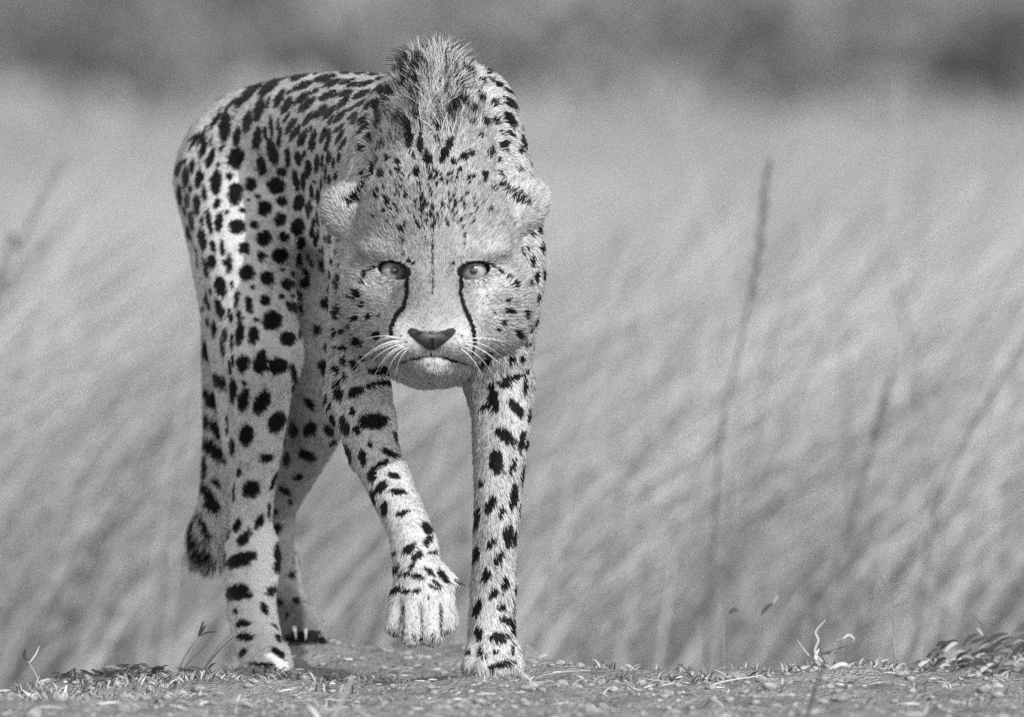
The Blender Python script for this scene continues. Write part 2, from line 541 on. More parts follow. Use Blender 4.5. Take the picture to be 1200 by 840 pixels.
HF = (0, 1, 0)      # replaced by the radial lie of the face
head = []
head += [ell((508, 270, -228), (88, 84, 66), 20, HF, 10, 0.46)]
head += [cone((508, 296, -252), 54, (506.5, 374, -326), 40, 34, HF, 6, 0.35)]
head += [cone((470, 348, -250), 32, (479, 396, -322), 27, 24, HF, 6, 0.66), cone((546, 348, -250), 32, (534, 396, -322), 27, 24, HF, 6, 0.66)]
head += [ell((482, 399, -342), (27, 34, 22.5), 20, HF, 6, 0.76), ell((531, 399, -342), (27, 34, 22.5), 20, HF, 6, 0.76)]
head += [ell((506, 391, -348), (25, 30, 18), 16, HF, 4, 0.45)]
head += [ell((508, 422, -322), (25, 41, 10.5), 10, HF, 9, 0.64), ell((508, 430, -317), (22, 44, 10), 12, HF, 11, 0.78)]
head += [ell((440, 345, -215), (44, 62, 62), 34, HF, 14, 0.55), ell((576, 345, -215), (44, 62, 62), 34, HF, 14, 0.58)]
head += [cone((452, 376, -225), 38, (488, 404, -298), 25, 30, HF, 12, 0.62), cone((564, 376, -225), 38, (526, 404, -298), 25, 30, HF, 12, 0.64)]
EYES = ((462, 317, -273, 13), (555, 317, -273, -10))
for (eu, ev, ey, roll) in EYES:
    s_ = -1 if eu < 508 else 1
    head += [ell((eu + s_ * 3, ev - 18, ey - 5), (34, 27, 13), 20, HF, 7, 0.55, False, 0, -s_ * 5)]
    head += [ell((eu + s_ * 7, ev + 24, ey + 8), (34, 30, 18), 26, HF, 7, 0.72, False, 0, -s_ * 10)]
    head += [ell((eu, ev, ey), (24, 23.5, 21), 14, HF, 4, 0.65)]
# ears: shallow cups pressed sideways
head += [ell((412, 250, -207), (34, 19, 30), 24, HF, 12, 0.60, False, -15, 28), ell((607, 242, -207), (35, 19, 30), 24, HF, 12, 0.62, False, -15, -32)]
head += [ell((414, 238, -232), (15, 9, 6), 8, HF, 9, 0.3, True, -15, 28), ell((605, 231, -232), (17, 9, 6), 8, HF, 9, 0.3, True, -15, -32)]
for (eu, ev, ey, roll) in EYES:
    head += [ell((eu, ev + 0.5, ey - 24), (18, 24, 9.4), 3, HF, 3, 0.6, True, 0, roll)]
for (eu, ev, ey, roll) in EYES:
    s_ = -1 if eu < 508 else 1
    head += [ell((eu - s_ * 1, ev - 15.6, ey - 4.5), (27, 24.5, 9.5), 3, HF, 6, 0.5, False, 0, roll * 0.9), ell((eu + s_ * 2, ev + 16.5, ey - 1), (25, 23, 9), 4, HF, 5, 0.72, False, 0, roll * 1.1)]
# parting of the lips and the groove under the nose
for s_ in (-1, 1):
    head += [ell((507 + s_ * 14, 418.5 + (1 if s_ > 0 else 0), -378), (17, 12, 1.6), 3, HF, 4, 0.7, True, 0, s_ * 9)]
head += [ell((506, 411, -382), (1.6, 12, 7), 3, HF, 4, 0.7, True)]

GROUPS = [trunk, head, leg_fl, leg_fr, leg_hr, leg_hl, tail]
GROUP_K = [0, 45, 25, 25, 25, 25, 20]


def axis_grid(lo, hi, step, fine=None, fstep=None):
    if fine is None:
        return np.arange(lo, hi + step, step)
    a = np.arange(lo, fine[0], step)
    b = np.arange(fine[0], fine[1], fstep)
    c = np.arange(fine[1], hi + step, step)
    return np.concatenate((a, b, c))


def field(gx, gy, gz):
    shape = (len(gx), len(gy), len(gz))
    fields = []
    for gi, g in enumerate(GROUPS):
        F = np.full(shape, 0.2, np.float32)
        for s in g:
            if s.ell is not None:
                m = s.ra + 0.05
                lo, hi = s.a - m, s.a + m
            else:
                pts = np.array([q[0] for q in s.seg] + [s.seg[-1][1]])
                m = max(max(q[2], q[3]) for q in s.seg) + 0.05
                lo, hi = pts.min(0) - m, pts.max(0) + m
            sl = []
            for ax, gg in ((0, gx), (1, gy), (2, gz)):
                i0, i1 = np.searchsorted(gg, lo[ax]), np.searchsorted(gg, hi[ax])
                sl.append(slice(i0, max(i1, i0)))
            sl = tuple(sl)
            X = gx[sl[0]][:, None, None].astype(np.float32)
            Y = gy[sl[1]][None, :, None].astype(np.float32)
            Z = gz[sl[2]][None, None, :].astype(np.float32)
            if X.size * Y.size * Z.size == 0:
                continue
            d = sdf(s, X, Y, Z).astype(np.float32)
            if s.cut:
                F[sl] = -smin(-F[sl], d, s.k)
            else:
                F[sl] = smin(F[sl], d, s.k)
        fields.append(F)
    T = fields[0]
    D = T.copy()
    for F, k in zip(fields[1:], GROUP_K[1:]):
        m = np.abs(F - T) < k / 1000.0
        W = np.minimum(F, T)
        W[m] = smin(F[m], T[m], k / 1000.0)
        np.minimum(D, W, out=D)
    return D


def surface_nets(D, gx, gy, gz):
    """Naive surface nets on a rectilinear grid -> vertices, quads."""
    S = D < 0
    nx, ny, nz = D.shape
    cnt = np.zeros((nx - 1, ny - 1, nz - 1), np.uint8)
    for dx in (0, 1):
        for dy in (0, 1):
            for dz in (0, 1):
                cnt += S[dx:nx - 1 + dx, dy:ny - 1 + dy, dz:nz - 1 + dz]
    act = (cnt > 0) & (cnt < 8)
    ci, cj, ck = np.nonzero(act)
    idx = np.full(act.shape, -1, np.int32)
    idx[ci, cj, ck] = np.arange(len(ci))
    acc = np.zeros((len(ci), 3))
    num = np.zeros(len(ci))
    corners = [(a, b, c) for a in (0, 1) for b in (0, 1) for c in (0, 1)]
    for a in corners:
        for ax in range(3):
            if a[ax]:
                continue
            b = list(a)
            b[ax] = 1
            va = D[ci + a[0], cj + a[1], ck + a[2]].astype(np.float64)
            vb = D[ci + b[0], cj + b[1], ck + b[2]].astype(np.float64)
            m = (va < 0) != (vb < 0)
            t = np.where(m, va / np.where(m, va - vb, 1), 0)
            p = [gx[ci + a[0]], gy[cj + a[1]], gz[ck + a[2]]]
            q = [gx[ci + b[0]], gy[cj + b[1]], gz[ck + b[2]]]
            for d in range(3):
                acc[:, d] += np.where(m, p[d] + (q[d] - p[d]) * t, 0)
            num += m
    V = acc / num[:, None]
    faces = []
    # x edges
    e = S[:-1, 1:-1, 1:-1] != S[1:, 1:-1, 1:-1]
    i, j, k = np.nonzero(e)
    j += 1; k += 1
    f = np.stack((idx[i, j - 1, k - 1], idx[i, j, k - 1], idx[i, j, k], idx[i, j - 1, k]), 1)
    fl = ~S[i, j, k]
    f[fl] = f[fl][:, ::-1]
    faces.append(f)
    e = S[1:-1, :-1, 1:-1] != S[1:-1, 1:, 1:-1]
    i, j, k = np.nonzero(e)
    i += 1; k += 1
    f = np.stack((idx[i - 1, j, k - 1], idx[i - 1, j, k], idx[i, j, k], idx[i, j, k - 1]), 1)
    fl = ~S[i, j, k]
    f[fl] = f[fl][:, ::-1]
    faces.append(f)
    e = S[1:-1, 1:-1, :-1] != S[1:-1, 1:-1, 1:]
    i, j, k = np.nonzero(e)
    i += 1; j += 1
    f = np.stack((idx[i - 1, j - 1, k], idx[i, j - 1, k], idx[i, j, k], idx[i - 1, j, k]), 1)
    fl = ~S[i, j, k]
    f[fl] = f[fl][:, ::-1]
    faces.append(f)
    return V, np.concatenate(faces)


hx0, hx1 = P(370, 0, -250)[0], P(645, 0, -250)[0]
hz0, hz1 = P(0, 445, -300)[2], P(0, 205, -300)[2]
GX = axis_grid(-0.44, 0.075, 0.0045, (hx0, hx1), 0.0024)
GY = axis_grid(-0.43, 1.12, 0.0055, (-0.42, -0.19), 0.0026)
GZ = axis_grid(-0.03, 0.77, 0.0048, (hz0, hz1), 0.0024)
D = field(GX, GY, GZ)
BV, BF = surface_nets(D, GX, GY, GZ)
del D
# ------------------------------------------------------------------ cheetah: coat markings and painted toe-gap shade
# Strokes (u0, v0, u1, v1, half width) in photo pixels; each one is dropped on the skin along its
# line of sight and from then on belongs to that patch of skin.
SPOTS = """
279 123 307 94 5|307 109 324 95 5|264 129 275 118 2|248 151 259 130 2.5|265 138 263 160 6|279 153 277 166 4|292 136 289 151 5|306 119 302 137 5|303 154 301 171 4.5|316 117 313 127 2
311 150 312 163 2.5|241 164 236 182 3.5|223 174 234 157 2|232 171 241 151 2|249 163 247 170 1.5|262 172 258 176 2.5|274 138 274 138 1.5|220 167 231 156 1.2|212 190 207 203 3|218 186 216 191 1.5
226 187 225 201 2.5|250 177 244 194 4|257 192 257 192 2.5|218 198 217 216 3.5|234 201 232 217 3.5|238 204 238 210 1.5|278 181 275 190 8|254 206 253 221 6|269 206 269 206 4|306 187 308 200 5
294 216 294 217 7|276 221 275 233 7.5|210 218 211 236 2.5|223 219 223 223 2|219 228 220 240 3|239 220 240 233 2.5|231 233 231 246 4|256 236 253 242 3.5|283 246 284 247 3|290 234 290 234 2|302 230 302 230 2.5
266 249 266 249 2.5|310 244 310 244 8|223 250 225 266 3|237 257 238 262 2|244 249 247 270 3|258 253 256 268 4|278 265 278 266 8.5|298 263 298 264 4.5|236 270 239 290 4|309 279 309 280 8|215 243 217 251 1.5|220 266 221 277 2
317 169 322 187 5.5|338 176 338 194 3|349 181 350 191 3.5|357 178 356 184 2|331 201 331 202 5|324 217 324 218 9|362 191 361 206 3.5|331 236 331 237 5.5|372 185 371 200 2.7|378 184 378 197 1.8|386 180 385 190 2.5
346 204 349 220 3.5|355 207 356 221 3|369 213 369 213 2|365 218 366 233 2|373 224 373 238 2.2|351 235 350 240 6|363 236 365 246 2.2|359 241 362 253 2.3|328 255 328 259 6.5|350 264 349 268 7.5|382 196 381 213 1.3
377 210 376 221 1.4|386 207 386 214 2|394 203 393 210 2|371 247 374 263 1.5|368 257 368 266 2|366 268 366 276 2.5|332 277 332 278 5.5|379 251 380 263 1.5|391 187 391 196 2|398 181 397 187 2|384 164 383 176 2|368 164 366 173 3
354 161 353 167 3.5|327 161 328 169 2.5|326 94 344 84 3.5|343 93 361 85 4|347 105 363 97 3.5|371 95 390 90 3.5|381 101 397 95 3.2|324 122 332 108 4|332 130 341 118 4|347 121 361 110 3.2|366 109 373 105 2|353 129 366 118 4
377 116 391 109 3.5|391 113 397 109 2|399 112 412 107 3|398 125 409 115 3.3|357 145 365 135 3|371 136 381 127 4|381 138 391 126 3|393 142 405 131 3|337 154 345 142 3.2|342 162 350 151 3.4|351 168 359 155 3.5|364 172 369 156 3.2
377 165 382 152 2.6|382 174 387 161 2.3|384 161 387 153 1.8|317 138 319 158 2.3|326 141 326 151 1.8|327 168 329 153 2.6|303 86 318 83 1.3|316 88 327 85 1.8|332 79 341 77 1.5|350 77 364 77 1.8|369 74 391 75 1.5|374 79 388 78 1.8
390 82 407 81 2|400 86 411 85 2|399 98 414 94 2.2|408 101 420 98 2.4|363 154 366 149 1.8|333 143 339 133 1.8|385 146 390 137 1.8|337 111 341 106 1.2|369 88 374 86 1.2|410 77 420 78 1.5|406 131 416 125 1.8|394 154 402 146 2
395 166 403 153 2.3|398 174 406 163 2.2|410 139 418 133 2.3|413 144 420 140 2.5|417 86 428 86 2|433 88 447 86 2.2|421 101 437 96 2.3|417 114 431 108 3.3|426 82 434 81 1.5|443 93 457 92 2.5|437 108 450 103 3|418 124 431 118 2.3
431 126 443 120 3.3|452 111 461 115 5.5|455 123 456 124 4.5|444 126 445 127 5|413 144 424 137 3|426 143 430 138 3|460 88 467 90 4|470 110 471 111 4.5|463 147 464 147 3|443 147 447 143 3|423 154 431 148 3|480 73 483 90 3|493 87 488 126 3
493 56 497 74 2|511 57 514 71 3.5|478 108 479 109 3|544 88 551 92 4|527 90 534 96 2.5|538 111 538 112 4|530 136 538 127 5|526 144 525 148 3|551 134 551 135 4.5|465 147 475 144 4|481 153 479 174 4|493 163 492 178 3|500 186 502 191 4.5
528 167 519 186 4|436 162 436 163 4.5|459 167 459 167 2|445 174 450 170 3.5|443 189 443 190 4|454 186 454 187 3.5|466 191 466 191 3|467 201 467 201 3|447 205 447 205 4.5|488 205 489 205 4.5|542 186 542 187 4|538 201 538 201 3|551 180 551 180 3
445 136 445 136 4|445 146 445 146 4|424 174 424 174 4|424 142 424 142 3|437 195 439 205 4|431 210 431 210 4|424 203 424 203 3.5|548 90 548 91 5|542 68 555 70 4|566 97 566 98 5|570 77 573 85 2.5|575 94 587 102 2.5|593 105 600 108 2.5
560 113 565 120 3.7|578 122 578 122 4|593 117 603 125 4|553 133 553 134 4.5|567 145 567 145 4.7|580 142 580 143 4.5|593 135 601 146 4.5|613 148 620 162 2.5|612 162 617 172 3.5|562 162 562 162 3.5|591 170 591 171 5|575 177 575 178 4
610 175 610 176 3.5|623 177 624 181 2|535 112 535 112 4|572 182 572 182 4|609 198 609 198 3|568 206 568 206 4|544 187 554 181 2.5|623 190 624 193 2.5|637 256 637 262 2.5|631 266 632 271 2.3|624 273 624 273 2.5|636 286 636 295 1.8
643 286 643 295 2|618 292 618 292 2.5|624 302 624 311 2.6|641 303 641 304 1.5|639 318 639 319 2|630 320 629 327 3|638 318 638 327 1.8|643 315 643 327 1.5|617 333 617 333 3|638 340 638 349 1.3|630 349 625 358 3.5|602 334 602 334 3.5|595 325 595 325 3
584 315 584 315 2|593 351 593 351 2.5|593 363 593 363 2.2|598 364 598 364 2.2|612 367 612 367 4|621 383 621 384 4|629 375 627 380 1.8|604 390 604 391 4|612 401 612 402 3.5|620 403 620 404 2|600 420 600 421 3.5|612 421 612 421 3|618 434 618 435 1.8
570 347 570 347 1.2|578 366 578 366 1.5|588 377 588 377 2.5|583 386 583 386 2|572 415 572 415 3.5|565 428 565 428 4|571 425 571 425 3|420 341 421 346 3|400 331 400 338 3|400 360 401 368 2.5|397 370 397 371 2|418 372 418 372 3|433 370 433 370 3.5
426 357 426 357 3|405 386 405 386 2.5|412 381 412 381 2.5|419 397 423 400 4|404 403 405 409 2.3|399 408 399 408 2|393 387 392 395 2.2|393 407 393 407 1.8|424 417 424 417 4.5|415 427 415 427 4.5|403 419 403 427 2.2|441 393 441 393 4|394 432 395 435 3
412 347 412 347 1.8|418 351 418 351 1.8|445 370 445 370 1.8|386 276 387 286 2.3|378 290 381 298 2|375 291 376 297 1.5|388 303 390 311 2|376 306 377 317 2.5|386 318 388 326 1.5|399 327 400 338 3|398 313 399 320 2|393 354 393 355 2|398 364 400 370 2.5
361 300 366 313 2|369 273 370 288 2|373 271 373 281 1.5|381 277 382 283 1.2|393 294 393 295 2.2|382 354 382 355 6|306 300 306 300 5.5|328 299 328 300 8.3|348 302 347 306 6|353 283 353 287 5|331 316 331 316 2|344 320 344 320 3.5|356 317 361 323 3
313 325 313 326 7.3|337 332 337 333 6.8|357 331 358 331 5.5|330 347 330 347 3.2|343 346 343 346 2.5|350 343 353 350 2.3|310 351 310 352 5.7|340 358 347 362 5.5|353 358 354 366 1.8|318 375 319 376 10.3|318 338 318 338 1.8|300 374 300 374 2.5|351 384 351 394 2.4
248 284 251 293 3|248 304 248 309 4.8|260 285 261 295 2.5|268 301 269 317 4|262 306 264 311 1.5|286 291 286 291 6.7|289 319 289 320 8.3|239 304 243 323 2.2|237 325 237 325 2.3|257 329 260 342 6|272 331 272 336 2|278 343 276 359 3|243 344 245 359 3
246 338 247 345 1.5|256 355 260 369 4.3|269 363 271 374 2.8|280 366 280 372 2.5|285 373 285 373 2.2|291 351 293 362 4.3|296 336 296 336 2.3|301 374 301 374 2.3|238 361 238 361 2.3|243 374 244 381 2|251 378 252 388 2.8|264 388 264 396 2.8|282 382 280 400 4.5
298 388 297 397 5.5|228 288 231 303 1.6|221 274 223 279 1.5|239 405 248 417 7|260 398 262 415 2.7|272 394 272 408 1.9|250 383 251 394 2.3|285 422 285 428 6.7|307 417 304 430 7|322 428 328 428 8.5|269 424 270 437 1.6|273 417 273 428 1.5|252 443 261 452 6
273 447 273 468 3.7|286 448 286 448 3|287 461 283 477 5.7|310 464 304 478 7.5|243 462 254 476 6|267 487 267 495 1.8|326 491 323 497 8.5|337 396 337 397 7.8|241 486 242 499 2.5|250 498 262 512 6|289 505 288 515 7.5|371 386 371 387 5|378 424 379 434 4.8
343 430 346 446 3.3|346 448 343 458 1.8|360 470 366 477 4|392 386 393 394 2.3|403 404 403 404 2|403 421 403 428 2.2|393 428 395 437 2.5|403 438 404 442 2.5|397 447 390 454 2.2|398 459 398 464 5|413 461 422 456 5|383 464 381 471 2.5|387 473 384 482 1.8
413 480 414 485 2.5|389 487 390 499 3|402 491 406 505 4.6|364 501 363 505 6.5|343 498 344 508 4.8|383 501 388 508 4.5|388 521 393 516 2.2|333 505 333 518 1.8|355 531 365 536 5.5|336 533 336 544 3.2|308 537 315 536 4.5|347 560 352 558 3.3|331 572 338 577 3.3
324 555 318 571 2.2|340 588 340 588 3|322 599 322 600 4|316 590 315 603 1.5|294 572 294 573 9.5|243 517 258 535 6.5|239 536 240 557 2.5|272 515 272 530 3|280 550 279 556 2.5|251 562 256 568 3.5|238 570 252 593 5|274 568 274 586 1.3|225 600 223 628 4
223 628 233 645 5|233 645 250 658 5|232 601 244 627 3.5|243 593 253 597 4|266 615 267 630 3|259 645 261 653 4|280 610 277 619 4|291 624 282 634 5|307 606 302 615 4|271 659 292 652 7|274 695 283 692 8.5|284 694 291 698 4|258 671 260 677 2|327 660 327 665 6
315 694 321 689 4|306 708 311 716 3.5|280 730 290 730 4|282 745 293 746 4.5|284 765 287 762 3.5|321 760 330 769 3.5|320 731 324 736 1.8|324 744 327 749 2.5|295 778 318 779 3|276 716 276 716 2.5|328 705 328 705 4|348 703 348 703 4|337 720 337 720 2.5
324 618 324 619 5|342 673 342 674 3.5|325 640 326 655 4|435 435 465 433 4.5|430 453 443 448 2.5|443 448 460 448 2.5|418 503 418 503 4.5|428 494 445 493 8|463 508 468 520 3|434 521 434 521 3|451 528 463 534 3.5|406 525 410 536 3.5|424 531 426 541 4
437 551 435 561 4|450 567 444 573 4.5|444 544 452 540 3|457 556 466 558 3|458 575 474 576 3|436 575 438 587 2.5|419 554 425 566 2.5|451 590 450 600 3.3|466 602 477 599 2.6|504 603 509 612 2.5|497 614 503 622 4|498 636 504 630 4|475 645 484 640 4
486 653 492 649 4|461 670 466 664 3|469 673 478 671 2.5|481 666 484 660 2|485 674 495 676 3|499 666 506 672 2.5|515 670 523 680 3.5|458 694 467 689 3|473 693 480 692 2.5|486 692 492 691 2.5|504 686 513 689 1.8|507 680 515 685 1.5|503 699 503 699 1.8
502 648 510 646 2|462 647 462 648 2|452 630 453 638 3|592 446 610 440 3.5|583 449 596 452 3|615 446 615 461 2.3|577 456 580 476 5|599 470 608 483 4.5|620 480 619 492 1.8
587 506 599 515 6|613 507 610 528 3.3|618 515 617 523 1.5|556 515 552 535 5|581 533 583 548 7|570 520 570 520 2|566 478 572 473 3|602 542 598 551 3|615 546 611 564 2.3|564 565 564 566 3|603 571 600 592 4|577 586 572 598 5|588 596 587 604 3
554 577 555 588 2.3|560 597 558 614 3|609 590 608 600 1|595 620 595 634 5.5|603 622 602 638 2|579 632 574 638 3.5|559 643 557 655 3.5|586 650 581 657 4|571 670 569 676 3.7|593 679 590 688 4|580 692 578 697 4|562 706 558 717 4|588 712 588 713 4
590 725 596 728 4|601 728 601 740 3.2|561 738 561 746 4|578 746 588 747 5.5|596 747 596 747 2.5|601 757 601 765 2|563 760 567 770 3|581 763 581 763 3.2|549 764 549 764 2.5|572 782 582 779 2.8|588 778 602 776 3.5|603 704 603 716 2|604 686 604 694 1.3|549 698 548 705 2.5
#
477 326 477 345 2.4|477 345 473 360 2.4|473 360 463 372 2.8|463 372 458.5 383 2.8|458.5 383 458.5 393 2.3|540 328 539.5 346 2.3|539.5 346 544 361 2.4|544 361 551 375 2.8|551 375 555 389 2.7|555 389 556 402 2.0|556 404 553 416 1.2
447 311 438 313 1.5|438 313 430 319 1.5|430 319 424 332 2|572 308 581 313 1.6|581 313 588 320 1.6
442 233 444 235 2.5|454 238 456 239 2.5|450 248 450 249 2.5|440 255 441 256 2|455 262 456 263 2.2|462 255 463 256 2.2|470 268 470 270 2.5
484 421 496 418.5 1.3|496 418.5 506 417 1.3|506 417 520 419 1.3|520 419 536 423.5 1.4|338 748 378 749 4|345 742 372 741 3|505.5 411 505.5 418 1.0|478 305 484 309 2|533 308 528 311 1.2
~
474 265 472 282 2.6|472 282 473 300 2.2|507 266 507 300 2.2|507 300 507 345 1.6|544 274 543 291 2|499 279 498 284 1.4|406 237 418 231 6|416 231 427 218 6|428 217 432 210 4|578 222 591 218 4|591 218 603 227 6.5|603 227 617 237 7.5
470 425 484 421 2.2|536 423 549 428 2.2|463 395 463 395 1.6|470 394 470 394 1.6|462 401 462 401 1.6|469 401 469 401 1.6|476 401 476 401 1.6|466 407 466 407 1.6|474 408 474 408 1.6|548 395 548 395 1.6|541 394 541 394 1.6|550 401 550 401 1.6|543 401 543 401 1.6|536 401 536 401 1.6|546 407 546 407 1.6|538 408 538 408 1.6|473 708 473 744 2.6|494 710 495 748 2.6|516 708 517 744 2.6|462 738 461 745 3|485 742 485 749 3|508 742 508 749 3|488 95 492 150 4|500 70 503 120 3|520 75 522 130 3|512 130 513 175 4|497 180 505 205 4|530 95 533 125 3|476 80 478 115 4
"""
STROKES = []
N_SOFT = None  # after the lone "~": soft strokes, some painting shade between the raised toes
N_OVAL = None           # before the lone "#": oval spots, after it: drawn lines
for line in SPOTS.strip().split("\n"):
    if line.strip() == "~":
        N_SOFT = len(STROKES)
        continue
    if line.strip() == "#":
        N_OVAL = len(STROKES)
        continue
    for q in line.split("|"):
        q = [float(x) for x in q.split()]
        if N_OVAL is None:
            q[4] = q[4] * 1.07 + 0.15
        STROKES.append(tuple(q))
N_HARD = len(STROKES)
# the fine flecks of the crown, and loose small spots over nape and shoulders
for _ in range(110):
    fu, fv = rng.uniform(420, 622), rng.uniform(100, 208)
    if abs(fu - 512) < 25 and fv < 150:
        continue
    if any(math.hypot((q[0] + q[2]) / 2 - fu, (q[1] + q[3]) / 2 - fv) < q[4] + 7 for q in STROKES):
        continue
    STROKES.append((fu, fv, fu + rng.normal(0, 2), fv + rng.uniform(1, 4), rng.uniform(1.6, 3.0)))
for _ in range(165):
    fu, fv = rng.normal(508, 36), rng.uniform(203, 268)
    if abs(fu - 508) > 70 or (fv > 250 and abs(fu - 508) > 45):
        continue
    ang = math.radians(90 + (fu - 508) * 0.9 + rng.normal(0, 22))
    ln = rng.uniform(0.6, 2.3)
    du, dv = math.cos(ang) * ln, math.sin(ang) * ln
    STROKES.append((fu - du, fv - dv, fu + du, fv + dv, rng.uniform(0.9, 1.6)))

body_bvh = BVHTree.FromPolygons([tuple(v) for v in BV], BF.tolist())
EYE_POS = np.array(cam.location)


def cast(u, v):
    p = P(u, v, 0.0)
    d = Vector(p - EYE_POS).normalized()
    h = body_bvh.ray_cast(Vector(EYE_POS), d, 30.0)
    return h          # location, normal, index, distance


def mesh_normals(V, F):
    n = np.cross(V[F[:, 2]] - V[F[:, 0]], V[F[:, 3]] - V[F[:, 1]])
    N = np.zeros_like(V)
    for c in range(4):
        np.add.at(N, F[:, c], n)
    return norm_rows(N)


BN = mesh_normals(BV, BF)

hits = []
for (u0, v0, u1, v1, w) in STROKES:
    h = cast((u0 + u1) / 2, (v0 + v1) / 2)
    if h[0] is None:            # just off the outline: look a little further in
        for k in range(1, 5):
            h = cast((u0 + u1) / 2 + (2 * k if (u0 + u1) / 2 < 420 else -2 * k), (v0 + v1) / 2 + k)
            if h[0] is not None:
                break
    hits.append(None if h[0] is None else np.array(h[0]))

# rosettes for the flanks the photograph does not show
HIDDEN = []
order = rng.permutation(len(BV))[:9000]
acc = np.zeros((0, 3))
for vi in order:
    p = BV[vi]
    if p[1] < -0.15 or p[2] < 0.03:
        continue
    d = Vector(p - EYE_POS)
    ln = d.length
    h = body_bvh.ray_cast(Vector(EYE_POS), d / ln, ln + 0.1)
    if h[0] is not None and h[3] > ln - 0.012:
        continue
    if BN[vi, 2] < -0.5:
        continue
    gap = 0.026 if p[2] > 0.25 else 0.021
    if len(acc) and np.min(np.sum((acc - p) ** 2, 1)) < gap * gap:
        continue
    acc = np.vstack((acc, p))
    HIDDEN.append((p, (0.0075 if p[2] > 0.25 else 0.0058) * rng.uniform(0.75, 1.2)))


def spot_mask(pts):
    """Darkness 0..1 of the markings at skin points."""
    u, v = to_px(pts)
    o = np.argsort(u)
    us, vs, ps = u[o], v[o], pts[o]
    ragged = vnoise(ps, 0.0045, 3) - 0.5 + 0.7 * (vnoise(ps, 0.0022, 5) - 0.5)
    M = np.zeros(len(pts))
    for si, ((u0, v0, u1, v1, w), hp) in enumerate(zip(STROKES, hits)):
        if hp is None:
            continue
        m = w + 3
        i0, i1 = np.searchsorted(us, min(u0, u1) - m), np.searchsorted(us, max(u0, u1) + m)
        if i1 <= i0:
            continue
        sel = np.arange(i0, i1)
        reach = 0.014 + 0.0035 * (w + 0.5 * math.hypot(u1 - u0, v1 - v0))
        sel = sel[(np.abs(vs[sel] - (v0 + v1) / 2) < m + abs(v1 - v0) / 2) & (np.abs(ps[sel, 1] - hp[1]) < reach)]
        if not len(sel):
            continue
        du, dv = u1 - u0, v1 - v0
        l2 = max(du * du + dv * dv, 1e-6)
        t = np.clip(((us[sel] - u0) * du + (vs[sel] - v0) * dv) / l2, 0, 1)
        if si < N_OVAL:
            hl = math.sqrt(l2) / 2
            ca, sa_ = (du / (2 * hl), dv / (2 * hl)) if hl > 0.3 else (1.0, 0.0)
            ex, ey_ = us[sel] - (u0 + u1) / 2, vs[sel] - (v0 + v1) / 2
            d = np.hypot((ex * ca + ey_ * sa_) / (hl * 1.08 + w), (ey_ * ca - ex * sa_) / (w * 1.1)) * w
        else:
            d = np.hypot(us[sel] - u0 - du * t, vs[sel] - v0 - dv * t)
        d = d + ragged[sel] * min(0.42 * w, 2.2)
        if N_SOFT <= si < N_HARD:
            M[sel] = np.maximum(M[sel], (0.85 if w >= 4.9 else 0.62) * (1 - sstep(w * 0.3, w * 1.25, d)))
            continue
        M[sel] = np.maximum(M[sel], 1 - sstep(w * 0.92 - 0.25, w * 1.12 + 0.35, d))
    ys = np.argsort(ps[:, 1])
    yy = ps[ys, 1]
    for (c, r) in HIDDEN:
        i0, i1 = np.searchsorted(yy, c[1] - r * 1.6), np.searchsorted(yy, c[1] + r * 1.6)
        sel = ys[i0:i1]
        d = np.sqrt(np.sum((ps[sel] - c) ** 2, 1)) + ragged[sel] * r * 0.4
        M[sel] = np.maximum(M[sel], 1 - sstep(r * 0.92, r * 1.1, d))
    res = np.empty(len(pts))
    res[o] = M
    return res


NOSE = P(505, 392, -375)
BONES = [s for g in GROUPS for s in g if not s.cut]
HEAD_SET = set(id(s) for s in head)


